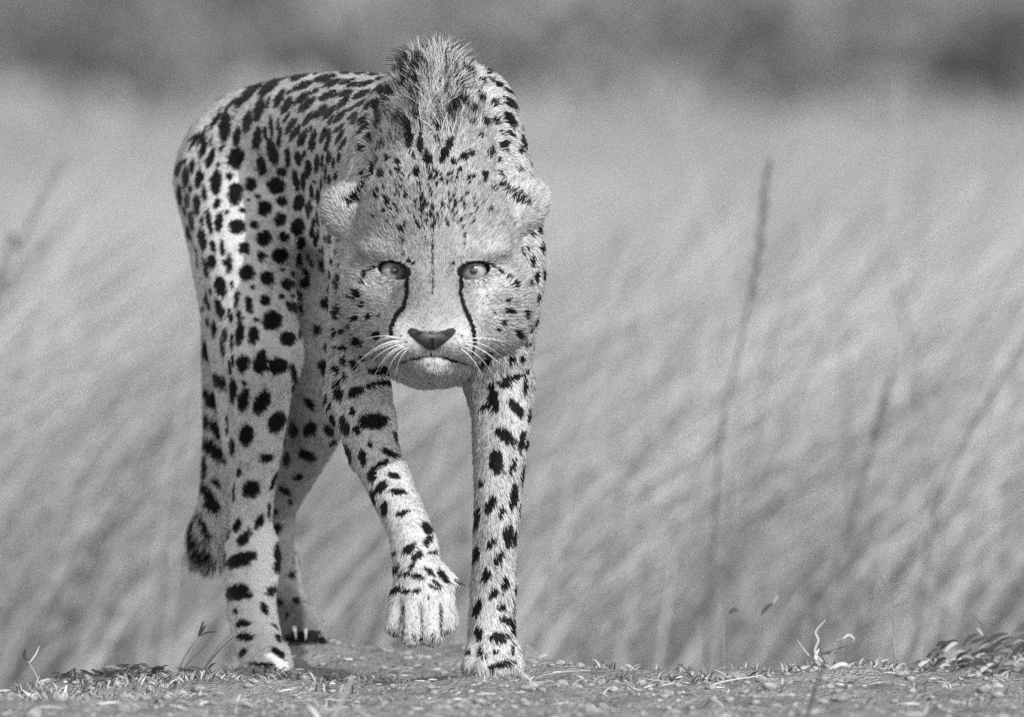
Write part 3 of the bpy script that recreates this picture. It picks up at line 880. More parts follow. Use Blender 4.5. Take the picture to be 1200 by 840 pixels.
def coat_fields(pts, nrm):
    """Lie of the fur, its length (m), lift and the coat's grey at skin points."""
    W = np.zeros(len(pts))
    flow = np.zeros((len(pts), 3))
    fur = np.zeros(len(pts))
    coat = np.zeros(len(pts))
    hw = np.zeros(len(pts))
    X, Y, Z = pts[:, 0], pts[:, 1], pts[:, 2]
    rad = norm_rows(pts - NOSE)
    rad = norm_rows(rad + np.array((0, 0.25, 0)))
    for s in BONES:
        d = sdf(s, X, Y, Z)
        w = np.exp(-np.clip(d, -0.01, 0.2) / 0.008)
        W += w
        fur += w * s.fur
        coat += w * s.coat
        if id(s) in HEAD_SET:
            flow += w[:, None] * rad
            hw += w
        else:
            f = s.flow / np.linalg.norm(s.flow)
            flow += w[:, None] * f
    fur /= W
    coat /= W
    hw /= W
    u, v = to_px(pts)
    # face: short on the bridge and the pads, long on the cheeks
    dn = np.linalg.norm(pts - NOSE, axis=1)
    face_len = 5.0 + 8.0 * sstep(0.04, 0.19, dn)
    side = sstep(60, 100, np.abs(u - 508)) * sstep(300, 350, v)
    face_len = face_len + 6 * side
    chin = np.exp(-((u - 508) / 30) ** 2 - ((v - 436) / 9) ** 2)
    face_len = face_len + 5 * chin
    fur = fur * (1 - hw) + face_len * hw
    lift = 0.26 + 0.12 * hw + 0.25 * side * hw
    # the standing crest on nape and withers
    mane = np.exp(-((u - 507) / (34 + 18 * sstep(80, 160, v))) ** 2) * (1 - sstep(150, 212, v)) * (pts[:, 1] > -0.16) * (pts[:, 1] < 0.22) * (1 - hw)
    fur = fur + 40 * mane * (1 - 0.45 * sstep(85, 150, v))
    mflow = np.stack(((u - 515) / 90.0, np.full(len(u), 0.25), np.full(len(u), 1.0)), 1)
    flow = flow * (1 - 0.9 * mane[:, None]) + mflow * (0.9 * mane[:, None]) * np.linalg.norm(flow, axis=1, keepdims=True)
    lift = lift + 0.35 * mane
    # bushy end of the tail
    tl = sstep(585, 640, v) * (pts[:, 1] > 0.93) * (u < 275)
    fur = fur + 13 * tl
    lift = lift + 0.3 * tl
    # pale inner sides and breast
    coat = coat * (1 - 0.20 * hw)
    coat = np.where((pts[:, 1] < 0.12) & (hw < 0.5), coat * 0.88, coat)
    coat = coat + 0.10 * sstep(0.35, 0.75, -nrm[:, 2]) * (1 - hw)
    return flow, fur / 1000.0, lift, coat, hw


def eye_zone(u, v, pts, grow=1.0):
    z = np.full(len(u), 9.0)
    for (eu, ev, ey, roll) in EYES:
        a = math.radians(roll)
        x, y = u - eu, v - ev
        xr, yr = x * math.cos(a) + y * math.sin(a), -x * math.sin(a) + y * math.cos(a)
        r = np.hypot(xr / (18.0 * grow), (yr + 0.2) / (9.7 * grow))
        z = np.where(pts[:, 1] < -0.22, np.minimum(z, r), z)
    return z


cheetah = empty("cheetah", P(470, 790, 300))
tag(cheetah, "spotted cheetah stalking forward with lowered head and one front paw raised", "cheetah")


def child(o):
    o.parent = cheetah
    o.matrix_parent_inverse = cheetah.matrix_world.inverted()
    return o


bpy.context.view_layer.update()
cheetah.matrix_world  # settled

# skin mesh with its own shade
skin_mat = attr_mat("cheetah_skin", "shade", 0.8, 0.15)
body = link_mesh("body", BV, BF, skin_mat)
flow_v, fur_v, lift_v, coat_v, hw_v = coat_fields(BV, BN)
mask_v = spot_mask(BV)
uv_u, uv_v = to_px(BV)
ez = eye_zone(uv_u, uv_v + 0.7, BV)
mask_v = np.maximum(mask_v, ((ez < 1.13)).astype(float))
in_nose = (BV[:, 1] < -0.33) & (np.abs(uv_u - 506) < 26) & (uv_v > 387) & (uv_v < 408 - 0.6 * np.abs(uv_u - 506))
mask_v = np.maximum(mask_v, 0.9 * in_nose)
mask_v = np.maximum(mask_v, 0.93 * (BV[:, 1] < -0.325) * (np.abs(uv_v - 418.5) < 1.6) * (np.abs(uv_u - 508) < 27))
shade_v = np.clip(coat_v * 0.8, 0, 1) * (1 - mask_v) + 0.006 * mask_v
at = body.data.attributes.new("shade", "FLOAT", "POINT")
at.data.foreach_set("value", shade_v.astype(np.float32))
child(body)

# ------------------------------------------------------------------ cheetah: fur
# nose leather: a soft heart-shaped pad with two comma nostrils
outline = [(481, 386), (485, 385.5), (491, 387.5), (498, 390), (506, 391.5), (514, 390), (521, 387.5), (527.5, 385.5), (531.5, 386), (533.5, 389.5), (528, 396), (519, 402.5), (511, 408), (506, 410), (501, 408), (493, 402.5), (484, 396), (478.5, 389.5)]
fine = []
for i in range(len(outline)):
    a, b, c, d = (np.array(outline[(i + k) % len(outline)], float) for k in (-1, 0, 1, 2))
    for t in (0, 0.33, 0.67):
        fine.append(tuple(0.5 * (2 * b + (c - a) * t + (2 * a - 5 * b + 4 * c - d) * t ** 2 + (3 * b - a - 3 * c + d) * t ** 3)))
outline = fine


def in_outline(u, v, grow=1.0):
    res = np.zeros(len(u), bool)
    poly = [(506 + (a - 506) * grow, 397 + (b - 397) * grow) for a, b in outline]
    for (x0, y0), (x1, y1) in zip(poly, poly[1:] + poly[:1]):
        c_ = (y0 > v) != (y1 > v)
        with np.errstate(divide="ignore", invalid="ignore"):
            xi = x0 + (v - y0) * (x1 - x0) / (y1 - y0 if y1 != y0 else 1e-9)
        res ^= c_ & (u < xi)
    return res


N_FUR = 430000
tri = np.concatenate((BF[:, [0, 1, 2]], BF[:, [0, 2, 3]]))
ta = np.linalg.norm(np.cross(BV[tri[:, 1]] - BV[tri[:, 0]], BV[tri[:, 2]] - BV[tri[:, 0]]), axis=1) / 2
tn = norm_rows(BN[tri].mean(1))
tc = BV[tri].mean(1)
dens = np.where(tn[:, 1] > 0.3, 0.35, 1.0) * np.where(hw_v[tri].mean(1) > 0.5, 2.0, 1.0)
pr = ta * dens
pick = rng.choice(len(tri), N_FUR, p=pr / pr.sum())
r1, r2 = np.sqrt(rng.random(N_FUR)), rng.random(N_FUR)
bw_ = np.stack((1 - r1, r1 * (1 - r2), r1 * r2), 1)
root = np.einsum("ij,ijk->ik", bw_, BV[tri[pick]])
nrm = norm_rows(np.einsum("ij,ijk->ik", bw_, BN[tri[pick]]))
flow, flen, lift, coat, hw = coat_fields(root, nrm)
# keep lids, nose leather and the soles bare
ru, rv = to_px(root)
keep = eye_zone(ru, rv + 0.7, root) > 1.13
keep &= ~((root[:, 1] < -0.33) & in_outline(ru, rv, 0.93))
keep &= ~((nrm[:, 2] < -0.75) & (root[:, 2] < 0.03))
root, nrm, flow, flen, lift, coat, hw, pick = (a[keep] for a in (root, nrm, flow, flen, lift, coat, hw, pick))
n = len(root)
flow = norm_rows(flow)
near_eye = 1 - sstep(1.25, 2.3, eye_zone(*to_px(root), root))
for (eu, ev, ey, roll) in EYES:
    ec = P(eu, ev, ey)
    s_ = -1 if eu < 508 else 1
    sel = (near_eye > 0) & ((root[:, 0] < P(508, 0, -270)[0]) == (eu < 508))
    aw = norm_rows((root[sel] - ec) * np.array((1, 0, 1.6)) + np.array((s_ * 0.006, 0.004, 0)))
    flow[sel] = flow[sel] * (1 - near_eye[sel][:, None]) + aw * near_eye[sel][:, None]
# locks: neighbouring hairs lean together
jit = np.stack([vnoise(root, 0.011, 20 + k) for k in range(3)], 1) - 0.5
jit2 = np.stack([vnoise(root, 0.0045, 30 + k) for k in range(3)], 1) - 0.5
flow = flow + 0.75 * jit + 0.6 * jit2 + rng.normal(0, 0.14, (n, 3))
T = flow - nrm * np.sum(flow * nrm, 1, keepdims=True)
T = norm_rows(T)
L = flen * rng.uniform(0.6, 1.15, n) * (0.85 + 0.4 * (vnoise(root, 0.008, 41) - 0.5))
L = np.where(flen > 0.024, L * (0.72 + 0.7 * vnoise(root, 0.014, 42)), L)
lf = np.clip(lift + rng.normal(0, 0.06, n) + 0.25 * (vnoise(root, 0.006, 44) - 0.5), 0.05, 0.9)
ts = np.array((0.0, 0.33, 0.68, 1.0))
pts = np.zeros((n, 4, 3), np.float32)
for k, t in enumerate(ts):
    a = t * (1 - 0.15 * (1 - t))
    pts[:, k] = root - nrm * 0.0006 + T * (L * a * np.sqrt(1 - lf ** 2 * 0.7))[:, None] + nrm * (L * lf * (t * 1.25 - 0.45 * t * t))[:, None]
mid = root + T * (L * np.where(hw > 0.5, rng.uniform(0.35, 0.6, n), rng.uniform(0.15, 0.6, n)))[:, None]
msk = spot_mask(mid)
grain = 0.62 + 0.60 * rng.random(n) + 0.30 * (vnoise(root, 0.004, 51) - 0.5) + 0.22 * (vnoise(root, 0.03, 52) - 0.5)
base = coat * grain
# a share of dark-tipped hairs on back, neck and crown
tick = (rng.random(n) < 0.10) & (coat < 0.62)
base = np.where(tick, base * 0.5, base)
# the crest is brindled with dark locks
hu, hv = to_px(root)
crest_dark = (vnoise(root * np.array((1.0, 0.35, 0.35)), 0.012, 57) > 0.62) & (rng.random(n) < 0.8) & (flen > 0.022)
base = np.where(crest_dark, base * 0.4, base)
# pale inner sides of the hind shanks, brightened further as a painted sunlit strip
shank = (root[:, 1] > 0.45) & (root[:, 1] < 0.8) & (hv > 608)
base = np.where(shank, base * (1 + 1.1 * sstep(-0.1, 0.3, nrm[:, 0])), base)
inside = rng.random(n) < msk
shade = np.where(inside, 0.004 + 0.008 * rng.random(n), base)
hc = bpy.data.hair_curves.new("fur")
hc.add_curves([4] * n)
hc.attributes["position"].data.foreach_set("vector", pts.reshape(-1))
rad = np.tile(np.array((0.00046, 0.00043, 0.00032, 0.00011), np.float32), n) * np.repeat(rng.uniform(0.75, 1.2, n).astype(np.float32), 4)
ra = hc.attributes.get("radius") or hc.attributes.new("radius", "FLOAT", "POINT")
ra.data.foreach_set("value", rad.astype(np.float32))
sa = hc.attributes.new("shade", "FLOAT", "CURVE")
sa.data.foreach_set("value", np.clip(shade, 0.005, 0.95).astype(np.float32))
# hair is shaded as part of the coat it lies in: skin normal, tipped towards the hair's lean
sn = norm_rows(nrm + 0.35 * jit2 + 0.3 * jit + rng.normal(0, 0.10, (n, 3)))
na = hc.attributes.new("lie", "FLOAT_VECTOR", "CURVE")
na.data.foreach_set("vector", sn.astype(np.float32).reshape(-1))
fm, fn, fl_, fb = nodes_of("cheetah_fur")
a1 = fn.new("ShaderNodeAttribute"); a1.attribute_name = "shade"
a2 = fn.new("ShaderNodeAttribute"); a2.attribute_name = "lie"
fl_.new(a1.outputs["Fac"], fb.inputs["Base Color"])
fl_.new(a2.outputs["Vector"], fb.inputs["Normal"])
fb.inputs["Roughness"].default_value = 0.55
fb.inputs["Specular IOR Level"].default_value = 0.08
hc.materials.append(fm)
fur_o = bpy.data.objects.new("fur", hc)
col.objects.link(fur_o)
child(fur_o)

# ------------------------------------------------------------------ cheetah: eyes, nose, whiskers, claws
def uv_sphere(c, r, nu=32, nv=20):
    vs, fs = [], []
    for j in range(nv + 1):
        th = math.pi * j / nv
        for i in range(nu):
            ph = 2 * math.pi * i / nu
            vs.append((c[0] + r * math.sin(th) * math.cos(ph), c[1] - r * math.cos(th), c[2] + r * math.sin(th) * math.sin(ph)))
    for j in range(nv):
        for i in range(nu):
            fs.append((j * nu + i, j * nu + (i + 1) % nu, (j + 1) * nu + (i + 1) % nu, (j + 1) * nu + i))
    return vs, fs


em, en, el, eb = nodes_of("cheetah_eye")
ea = en.new("ShaderNodeAttribute"); ea.attribute_name = "shade"
el.new(ea.outputs["Fac"], eb.inputs["Base Color"])
eb.inputs["Roughness"].default_value = 0.12
eb.inputs["Coat Weight"].default_value = 0.6
eb.inputs["Coat Roughness"].default_value = 0.03
for (eu, ev, ey, roll) in EYES:
    c = P(eu, ev, ey)
    vs, fs = uv_sphere(c, 0.0216, 56, 72)
    va = np.array(vs)
    r = np.hypot(va[:, 0] - c[0], va[:, 2] - c[2])
    front = va[:, 1] < c[1]
    va[:, 1] -= np.where(front, 0.0028 * np.clip(1 - (r / 0.0125) ** 2, 0, 1), 0)      # cornea
    eo = link_mesh("eye", va, fs, em)
    ang_ = np.arctan2(va[:, 2] - c[2], va[:, 0] - c[0])
    fibre = 0.10 * np.sin(ang_ * 23 + 3 * np.sin(ang_ * 5)) * sstep(0.003, 0.006, r)
    pupil = 1 - sstep(0.0040, 0.0062, r)
    iris = 1 - sstep(0.0142, 0.0154, r)
    sh = (0.27 + 0.08 * sstep(0.004, 0.010, r) + 0.6 * fibre - 0.20 * sstep(0.0118, 0.0144, r)) * iris + 0.015 * (1 - iris)
    sh = (sh * (1 - 0.88 * pupil)) * front
    eo.data.attributes.new("shade", "FLOAT", "POINT").data.foreach_set("value", np.clip(sh, 0.01, 1).astype(np.float32))
    child(eo)

nv_, nf_ = [], []
c0 = (506, 397)
rings = 18
for j in range(rings + 1):
    t = j / rings
    for (ou, ov) in outline:
        uu, vv = c0[0] + (ou - c0[0]) * t, c0[1] + (ov - c0[1]) * t
        h = cast(uu, vv)
        q = np.array(h[0]); nn = np.array(h[1])
        rise = 0.0030 * (1 - t ** 4) + 0.0022
        for s_ in (-1, 1):
            du, dv = (uu - (506 + s_ * 17.5)), (vv - 392.5)
            a = s_ * 0.6
            x, y = du * math.cos(a) + dv * math.sin(a), -du * math.sin(a) + dv * math.cos(a)
            rise -= 0.0026 * math.exp(-(x / 7.0) ** 2 - (y / 2.4) ** 2)
        rise -= 0.0025 * math.exp(-((uu - 506) / 1.6) ** 2) * (1 if vv > 396 else 0)
        nv_.append(tuple(q + nn * rise))
k_ = len(outline)
for j in range(rings):
    for i in range(k_):
        nf_.append((j * k_ + i, j * k_ + (i + 1) % k_, (j + 1) * k_ + (i + 1) % k_, (j + 1) * k_ + i))
nose_mat = attr_mat("nose_leather", "shade", 0.5, 0.3)
nt_ = nose_mat.node_tree
nb_ = nt_.nodes.new("ShaderNodeTexVoronoi"); nb_.inputs["Scale"].default_value = 900
nbm = nt_.nodes.new("ShaderNodeBump"); nbm.inputs["Distance"].default_value = 0.0006
ntc = nt_.nodes.new("ShaderNodeTexCoord")
nt_.links.new(ntc.outputs["Object"], nb_.inputs["Vector"])
nt_.links.new(nb_.outputs["Distance"], nbm.inputs["Height"])
nt_.links.new(nbm.outputs[0], nt_.nodes["Principled BSDF"].inputs["Normal"])
nose = child(link_mesh("nose", nv_, nf_, nose_mat))
nu_, nw_ = to_px(np.array(nv_))
dusty = np.exp(-((nu_ - 506) / 13) ** 2 - ((nw_ - 393) / 3.5) ** 2)
sh = 0.010 + 0.09 * dusty + 0.03 * vnoise(np.array(nv_), 0.0018, 91)
for s_ in (-1, 1):  # nostril hollows painted dark in place of deep shade
    du, dv = nu_ - (506 + s_ * 17.5), nw_ - 392.5
    sh = sh * (1 - 0.85 * np.exp(-((du * math.cos(s_ * 0.6) + dv * math.sin(s_ * 0.6)) / 7.0) ** 2 - ((-du * math.sin(s_ * 0.6) + dv * math.cos(s_ * 0.6)) / 2.2) ** 2))
nose.data.attributes.new("shade", "FLOAT", "POINT").data.foreach_set("value", sh.astype(np.float32))


def tube(name, path, r0, r1, mat, sides=5, parent=None):
    """Tapered tube along a list of points."""
    path = [Vector(p) for p in path]
    vs, fs = [], []
    m = len(path)
    for i, p in enumerate(path):
        d = (path[min(i + 1, m - 1)] - path[max(i - 1, 0)]).normalized()
        ref = Vector((0, 0, 1)) if abs(d.z) < 0.9 else Vector((1, 0, 0))
        x = d.cross(ref).normalized()
        y = d.cross(x)
        r = r0 + (r1 - r0) * i / (m - 1)
        for k in range(sides):
            a = 2 * math.pi * k / sides
            vs.append(tuple(p + (x * math.cos(a) + y * math.sin(a)) * r))
    for i in range(m - 1):
        for k in range(sides):
            fs.append((i * sides + k, i * sides + (k + 1) % sides, (i + 1) * sides + (k + 1) % sides, (i + 1) * sides + k))
    fs.append(tuple(range(sides))[::-1])
    fs.append(tuple((m - 1) * sides + k for k in range(sides)))
    return link_mesh(name, vs, fs, mat, parent)


def bez(a, b, c, n=8):
    a, b, c = (np.array(q, float) for q in (a, b, c))
    return [(1 - t) ** 2 * a + 2 * t * (1 - t) * b + t * t * c for t in np.linspace(0, 1, n)]


whisker_mat = noisy_mat("whisker_white", 0.8, 0.92, 30, 0.4, spec=0.4)
WH = [(468, 399, 440, 400, 413, 432), (470, 401, 446, 404, 424, 421), (471, 403, 446, 408, 431, 430), (473, 405, 450, 410, 436, 447), (475, 406, 455, 412, 444, 436),
      (470, 397, 450, 390, 434, 408), (476, 408, 458, 416, 452, 444), (478, 409, 466, 418, 463, 442), (466, 396, 448, 390, 426, 398), (474, 403, 452, 414, 447, 428), (479, 407, 462, 412, 458, 430), (472, 400, 448, 398, 432, 418),
      (542, 400, 566, 398, 588, 418), (544, 403, 568, 406, 592, 432), (541, 406, 562, 412, 578, 440), (539, 408, 556, 418, 568, 446), (545, 398, 572, 392, 600, 404), (540, 403, 560, 402, 584, 426)]
for (a0, b0, a1_, b1, a2_, b2) in WH:
    h = cast(a0, b0)
    y0 = h[0][1] * 1000
    child(tube("whisker", bez(P(a0, b0, y0), P(a1_, b1, y0 - 12), P(a2_, b2, y0 + 25)), 0.00045, 0.00016, whisker_mat, 4))

claw_mat = noisy_mat("claw_horn", 0.5, 0.7, 120, 0.35, spec=0.4)
dark_claw = noisy_mat("dark_claw_horn", 0.03, 0.08, 120, 0.35, spec=0.4)
child(tube("claw", bez(P(345, 735, 750), P(346, 741, 741), P(347, 749, 745), 5), 0.0032, 0.0006, claw_mat, 6))
child(tube("claw", bez(P(358, 737, 744), P(358.5, 742, 736), P(358, 750, 740), 5), 0.0029, 0.0006, claw_mat, 6))
child(tube("claw", bez(P(530, 680, -236), P(538, 680, -238), P(545, 686, -236), 5), 0.0042, 0.0008, dark_claw, 6))
# ------------------------------------------------------------------ single stalks standing in the field
def merge(parts):
    V, F, S, off = [], [], [], 0
    for v, f, s in parts:
        V.append(v); F.append(f + off); S.append(s)
        off += len(v)
    return np.concatenate(V), np.concatenate(F), np.concatenate(S)


def rod(path, r0, r1, shade, sides=5):
    """Tapered round stem through points -> V, quads, shades."""
    path = [np.array(p, float) for p in path]
    m = len(path)
    V = []
    for i, p in enumerate(path):
        d = path[min(i + 1, m - 1)] - path[max(i - 1, 0)]
        d = d / max(np.linalg.norm(d), 1e-9)
        ref = np.array((0, 0, 1.0)) if abs(d[2]) < 0.9 else np.array((1.0, 0, 0))
        x = np.cross(d, ref); x /= np.linalg.norm(x)
        y = np.cross(d, x)
        r = r0 + (r1 - r0) * i / (m - 1)
        for k in range(sides):
            a = 2 * math.pi * k / sides
            V.append(p + (x * math.cos(a) + y * math.sin(a)) * r)
    F = []
    for i in range(m - 1):
        for k in range(sides):
            F.append((i * sides + k, i * sides + (k + 1) % sides, (i + 1) * sides + (k + 1) % sides, (i + 1) * sides + k))
    return np.array(V), np.array(F), np.full(len(V), shade)


def leaf(path, width, shade, cup=0.25):
    """Narrow folded leaf along points, widest in the middle -> V, quads, shades (three rows, so it has a keel)."""
    path = [np.array(p, float) for p in path]
    m = len(path)
    V = []
    for i, p in enumerate(path):
        d = path[min(i + 1, m - 1)] - path[max(i - 1, 0)]
        d = d / max(np.linalg.norm(d), 1e-9)
        s = np.cross(d, np.array((0.35, -0.9, 0.25))); s /= max(np.linalg.norm(s), 1e-6)
        nn = np.cross(s, d)
        t = i / (m - 1)
        w = width * (0.12 + 0.88 * math.sin(math.pi * min(0.12 + 0.86 * t, 1.0)) ** 0.8) / 2
        V += [p - s * w + nn * w * cup, p - nn * w * cup, p + s * w + nn * w * cup]
    F = []
    for i in range(m - 1):
        for k in range(2):
            F.append((i * 3 + k, i * 3 + k + 1, (i + 1) * 3 + k + 1, (i + 1) * 3 + k))
    return np.array(V), np.array(F), np.full(len(V), shade)


def spline(pts, n=10):
    q = np.array(pts, float)
    q = np.vstack((2 * q[0] - q[1], q, 2 * q[-1] - q[-2]))
    out_ = []
    for i in range(1, len(q) - 2):
        a, b, c, d = q[i - 1:i + 3]
        for t in np.linspace(0, 1, n)[:-1]:
            out_.append(0.5 * (2 * b + (c - a) * t + (2 * a - 5 * b + 4 * c - d) * t ** 2 + (3 * b - a - 3 * c + d) * t ** 3))
    out_.append(q[-2])
    return out_


stem_mat = attr_mat("grass_stem", "shade", 0.7, 0.2, 0.1)


def stalk(name, pts, y, r, shade, label, cat="grass stalk", head=None, group=None):
    """A standing stalk: stem as a part, and a seed head where the photo shows one. pts in photo pixels, base first."""
    path = [P(u, v, y + 40 * k) for k, (u, v) in enumerate(pts)]
    b = path[0]
    gz_ = float(ground_z(np.array([b[0]]), np.array([b[1]]))[0])
    if b[2] > gz_ + 0.01:
        path = [np.array((b[0] - 0.15 * (b[2] - gz_), b[1], gz_ - 0.01))] + path
    e = empty(name, tuple(path[0]))
    bpy.context.view_layer.update()
    tag(e, label, cat, group)
    sp = spline(path, 8)
    o = big_mesh("stem", *rod(sp, r, r * 0.55, shade)[:2], stem_mat, rod(sp, r, r * 0.55, shade)[2], parent=e)
    o.matrix_parent_inverse = e.matrix_world.inverted()
    if head:
        hl, hr, hs = head
        tip = sp[-1]
        d = sp[-1] - sp[-4]
        d = d / np.linalg.norm(d)
        parts = []
        for k in range(22):
            t = k / 21
            c0 = tip + d * hl * (t - 0.75)
            a = rng.uniform(0, 6.28)
            side = np.array((math.cos(a), math.sin(a), 0.2))
            parts.append(leaf(bez(c0, c0 + d * hr * 1.5 + side * hr * 0.8, c0 + d * hr * 3 + side * hr * 0.9, 4), hr * 0.9, hs * rng.uniform(0.7, 1.3)))
        v_, f_, s_ = merge(parts)
        ho = big_mesh("seed_head", v_, f_, stem_mat, s_, parent=e)
        ho.matrix_parent_inverse = e.matrix_world.inverted()
    return e


stalk("grass_stalk", [(826, 790), (832, 690), (838, 600), (846, 500), (866, 410), (884, 320), (896, 235)], 3600, 0.0030, 0.09, "tall dark upright grass stalk rising highest out of the field", head=(0.20, 0.006, 0.07))
stalk("grass_stalk", [(845, 790), (850, 720), (853, 650), (856, 560)], 3400, 0.0024, 0.12, "short dark straight stalk close beside the tallest stalk")
stalk("grass_stalk", [(955, 720), (975, 670), (1002, 600), (1018, 540), (1036, 470)], 3900, 0.0038, 0.10, "dark bent stalk with a broad tip, midway up the field", head=(0.10, 0.006, 0.10))
stalk("grass_stalk", [(1085, 660), (1100, 590), (1130, 520), (1168, 450), (1215, 380)], 4200, 0.0045, 0.14, "long dark stalk bowing steeply away over the litter heap")
stalk("grass_stalk", [(0, 330), (22, 290), (42, 250), (62, 212)], 5200, 0.0045, 0.15, "dark stalk leaning over the field behind the cheetah's tail side, the taller of two", head=(0.14, 0.006, 0.14))
stalk("grass_stalk", [(-20, 365), (10, 340), (30, 318), (48, 296)], 5400, 0.0045, 0.16, "dark stalk leaning over the field behind the cheetah's tail side, the shorter of two", head=(0.10, 0.006, 0.15))
stalk("grass_stalk", [(900, 480), (940, 440), (985, 395), (1030, 350)], 6500, 0.0016, 0.42, "pale straw slanting between the two darkest stalks")
stalk("grass_stalk", [(668, 560), (680, 520), (700, 470), (712, 430)], 4600, 0.0015, 0.42, "pale straw stalk nearest the cheetah's planted front leg")
stalk("grass_stalk", [(783, 700), (786, 670), (790, 640)], 4400, 0.0024, 0.45, "short bright broken straw below the tallest dark stalk")
stalk("grass_stalk", [(200, 540), (208, 500), (216, 450), (225, 405)], 4800, 0.0015, 0.42, "pale straw stalk standing behind the hanging tail")
stalk("grass_stalk", [(1010, 560), (1060, 490), (1120, 420), (1180, 330), (1205, 290)], 5200, 0.0022, 0.13, "thin dark stem arching over the two bent stalks")
stalk("grass_stalk", [(905, 400), (950, 330), (990, 280), (1020, 245)], 6000, 0.0024, 0.14, "thin dark stem slanting away from the tip of the tallest stalk")
stalk("grass_stalk", [(205, 668), (180, 648), (165, 640)], 4600, 0.0018, 0.42, "pale straw lying aslant beside the tail tip")

# ------------------------------------------------------------------ sprigs on the rise
def sprig(name, u, v, y, limbs, label, cat="sprig"):
    """limbs: (kind, points in px relative to the root, thickness px, shade)"""
    base = P(u, v, y)
    gz_ = float(ground_z(np.array([base[0]]), np.array([base[1]]))[0])
    dz = gz_ - base[2]
    e = empty(name, (base[0], base[1], gz_))
    bpy.context.view_layer.update()
    tag(e, label, cat)
    for k, (kind, pts, th, sh) in enumerate(limbs):
        path = [P(u + a, v + b, y + (12 * ((k * 37) % 5 - 2)) * i / max(len(pts) - 1, 1)) + np.array((0, 0, dz if abs(dz) < 0.05 else 0)) for i, (a, b) in enumerate(pts)]
        if pts[0] == (0, 0):
            path[0] = np.array((path[0][0], path[0][1], gz_ - 0.006))
        sp = spline(path, 6) if len(path) > 2 else [path[0] + (path[1] - path[0]) * t for t in np.linspace(0, 1, 6)]
        w = th / 1000.0
        nm = "stem" if kind == "stem" else "leaf"
        g_ = rod(sp, w / 2, w / 3.2, sh) if kind == "stem" else leaf(sp, w, sh)
        o = big_mesh(nm, g_[0], g_[1], stem_mat, g_[2], parent=e)
        o.matrix_parent_inverse = e.matrix_world.inverted()
    return e


sprig("grass_sprig", 203, 792, 70, [("stem", [(0, 0), (12, -28), (30, -55)], 1.5, 0.16), ("leaf", [(30, -55), (34, -62), (38, -68)], 3, 0.04), ("leaf", [(30, -55), (40, -59), (52, -60)], 2.6, 0.05), ("leaf", [(29, -54), (33, -66), (36, -73)], 2.4, 0.05), ("stem", [(0, 0), (16, -22), (40, -46)], 2.2, 0.10)],
      "grass sprig with dark forked seed tips beside the planted hind paw")
sprig("grass_sprig", 228, 792, 90, [("stem", [(0, 0), (18, -25), (40, -48), (62, -62)], 1.8, 0.12), ("stem", [(0, 0), (14, -18), (32, -40)], 1.6, 0.16), ("stem", [(0, 0), (22, -34), (44, -58)], 1.6, 0.13)],
      "three thin dark grass stems leaning against the planted hind paw")
sprig("grass_sprig", 140, 794, 20, [("stem", [(0, 0), (2, -14)], 2, 0.2), ("stem", [(2, -14), (-5, -21), (-10, -27)], 1.8, 0.08), ("stem", [(2, -14), (8, -22), (13, -30)], 1.8, 0.15), ("leaf", [(0, 0), (14, 4), (26, 12)], 3, 0.6), ("leaf", [(0, 0), (10, -2), (20, 2)], 3, 0.55)],
      "small forked twig standing in the strip of shadow by the tail")
sprig("weed_sprig", 60, 812, -350, [("stem", [(0, 0), (-12, -18), (-20, -36), (-28, -48)], 1.4, 0.5), ("leaf", [(-26, -45), (-32, -54), (-30, -62)], 4, 0.04), ("leaf", [(-26, -45), (-18, -56), (-14, -66)], 1.8, 0.4), ("leaf", [(0, 0), (-22, -6), (-34, -14)], 3.5, 0.6), ("leaf", [(0, 0), (14, -8), (18, -20)], 3.5, 0.65), ("leaf", [(0, 0), (-10, -10), (-6, -24)], 3, 0.35)],
      "small weed with a dark curled tip on the bare edge of the rise")
sprig("stub_twig", 88, 796, -20, [("stem", [(0, 0), (0, -10), (-1, -20)], 2.6, 0.06), ("stem", [(0, -4), (-10, -6)], 2, 0.08)], "short dark broken stub at the end of the shadow strip", "twig")
sprig("curled_leaf_sprig", 968, 786, 180, [("stem", [(0, 0), (0, -6), (-4, -14)], 2.6, 0.3), ("leaf", [(-4, -14), (-13, -26), (-9, -40), (-12, -50), (0, -64)], 3.2, 0.38), ("leaf", [(-6, -12), (-20, -22), (-34, -40)], 2.4, 0.32), ("stem", [(4, -10), (5, -22), (12, -30), (10, -38), (24, -42)], 2.2, 0.35), ("leaf", [(20, -42), (27, -46), (33, -41), (30, -36)], 3, 0.4), ("leaf", [(0, -4), (-22, -8), (-40, -2)], 4.5, 0.4), ("leaf", [(2, -4), (18, -12), (30, -8)], 5, 0.5), ("leaf", [(0, 0), (-12, -18), (-8, -30)], 4, 0.55), ("leaf", [(0, 0), (16, -4), (34, -14)], 4, 0.45)],
      "dry sprig with a pale upright curled leaf and a hooked tip", "plant")
sprig("grass_sprig", 976, 784, 420, [("stem", [(0, 0), (-6, -40), (-14, -62), (-18, -78)], 1.6, 0.1), ("stem", [(-12, -60), (4, -66), (18, -70)], 2.2, 0.1), ("stem", [(-12, -60), (6, -62), (18, -61)], 1.8, 0.14)],
      "thin dark forked grass stem rising behind the curled pale leaf")
sprig("grass_sprig", 1158, 770, 620, [("stem", [(0, 0), (-2, -24), (-7, -47)], 1.4, 0.15), ("stem", [(-7, -47), (-14, -54), (-22, -60)], 1.8, 0.12), ("stem", [(-7, -47), (2, -48), (8, -46)], 1.6, 0.15), ("leaf", [(-6, -34), (-11, -40), (-14, -42)], 3, 0.45)],
      "thin grass stem with a V-shaped tip above the litter heap")
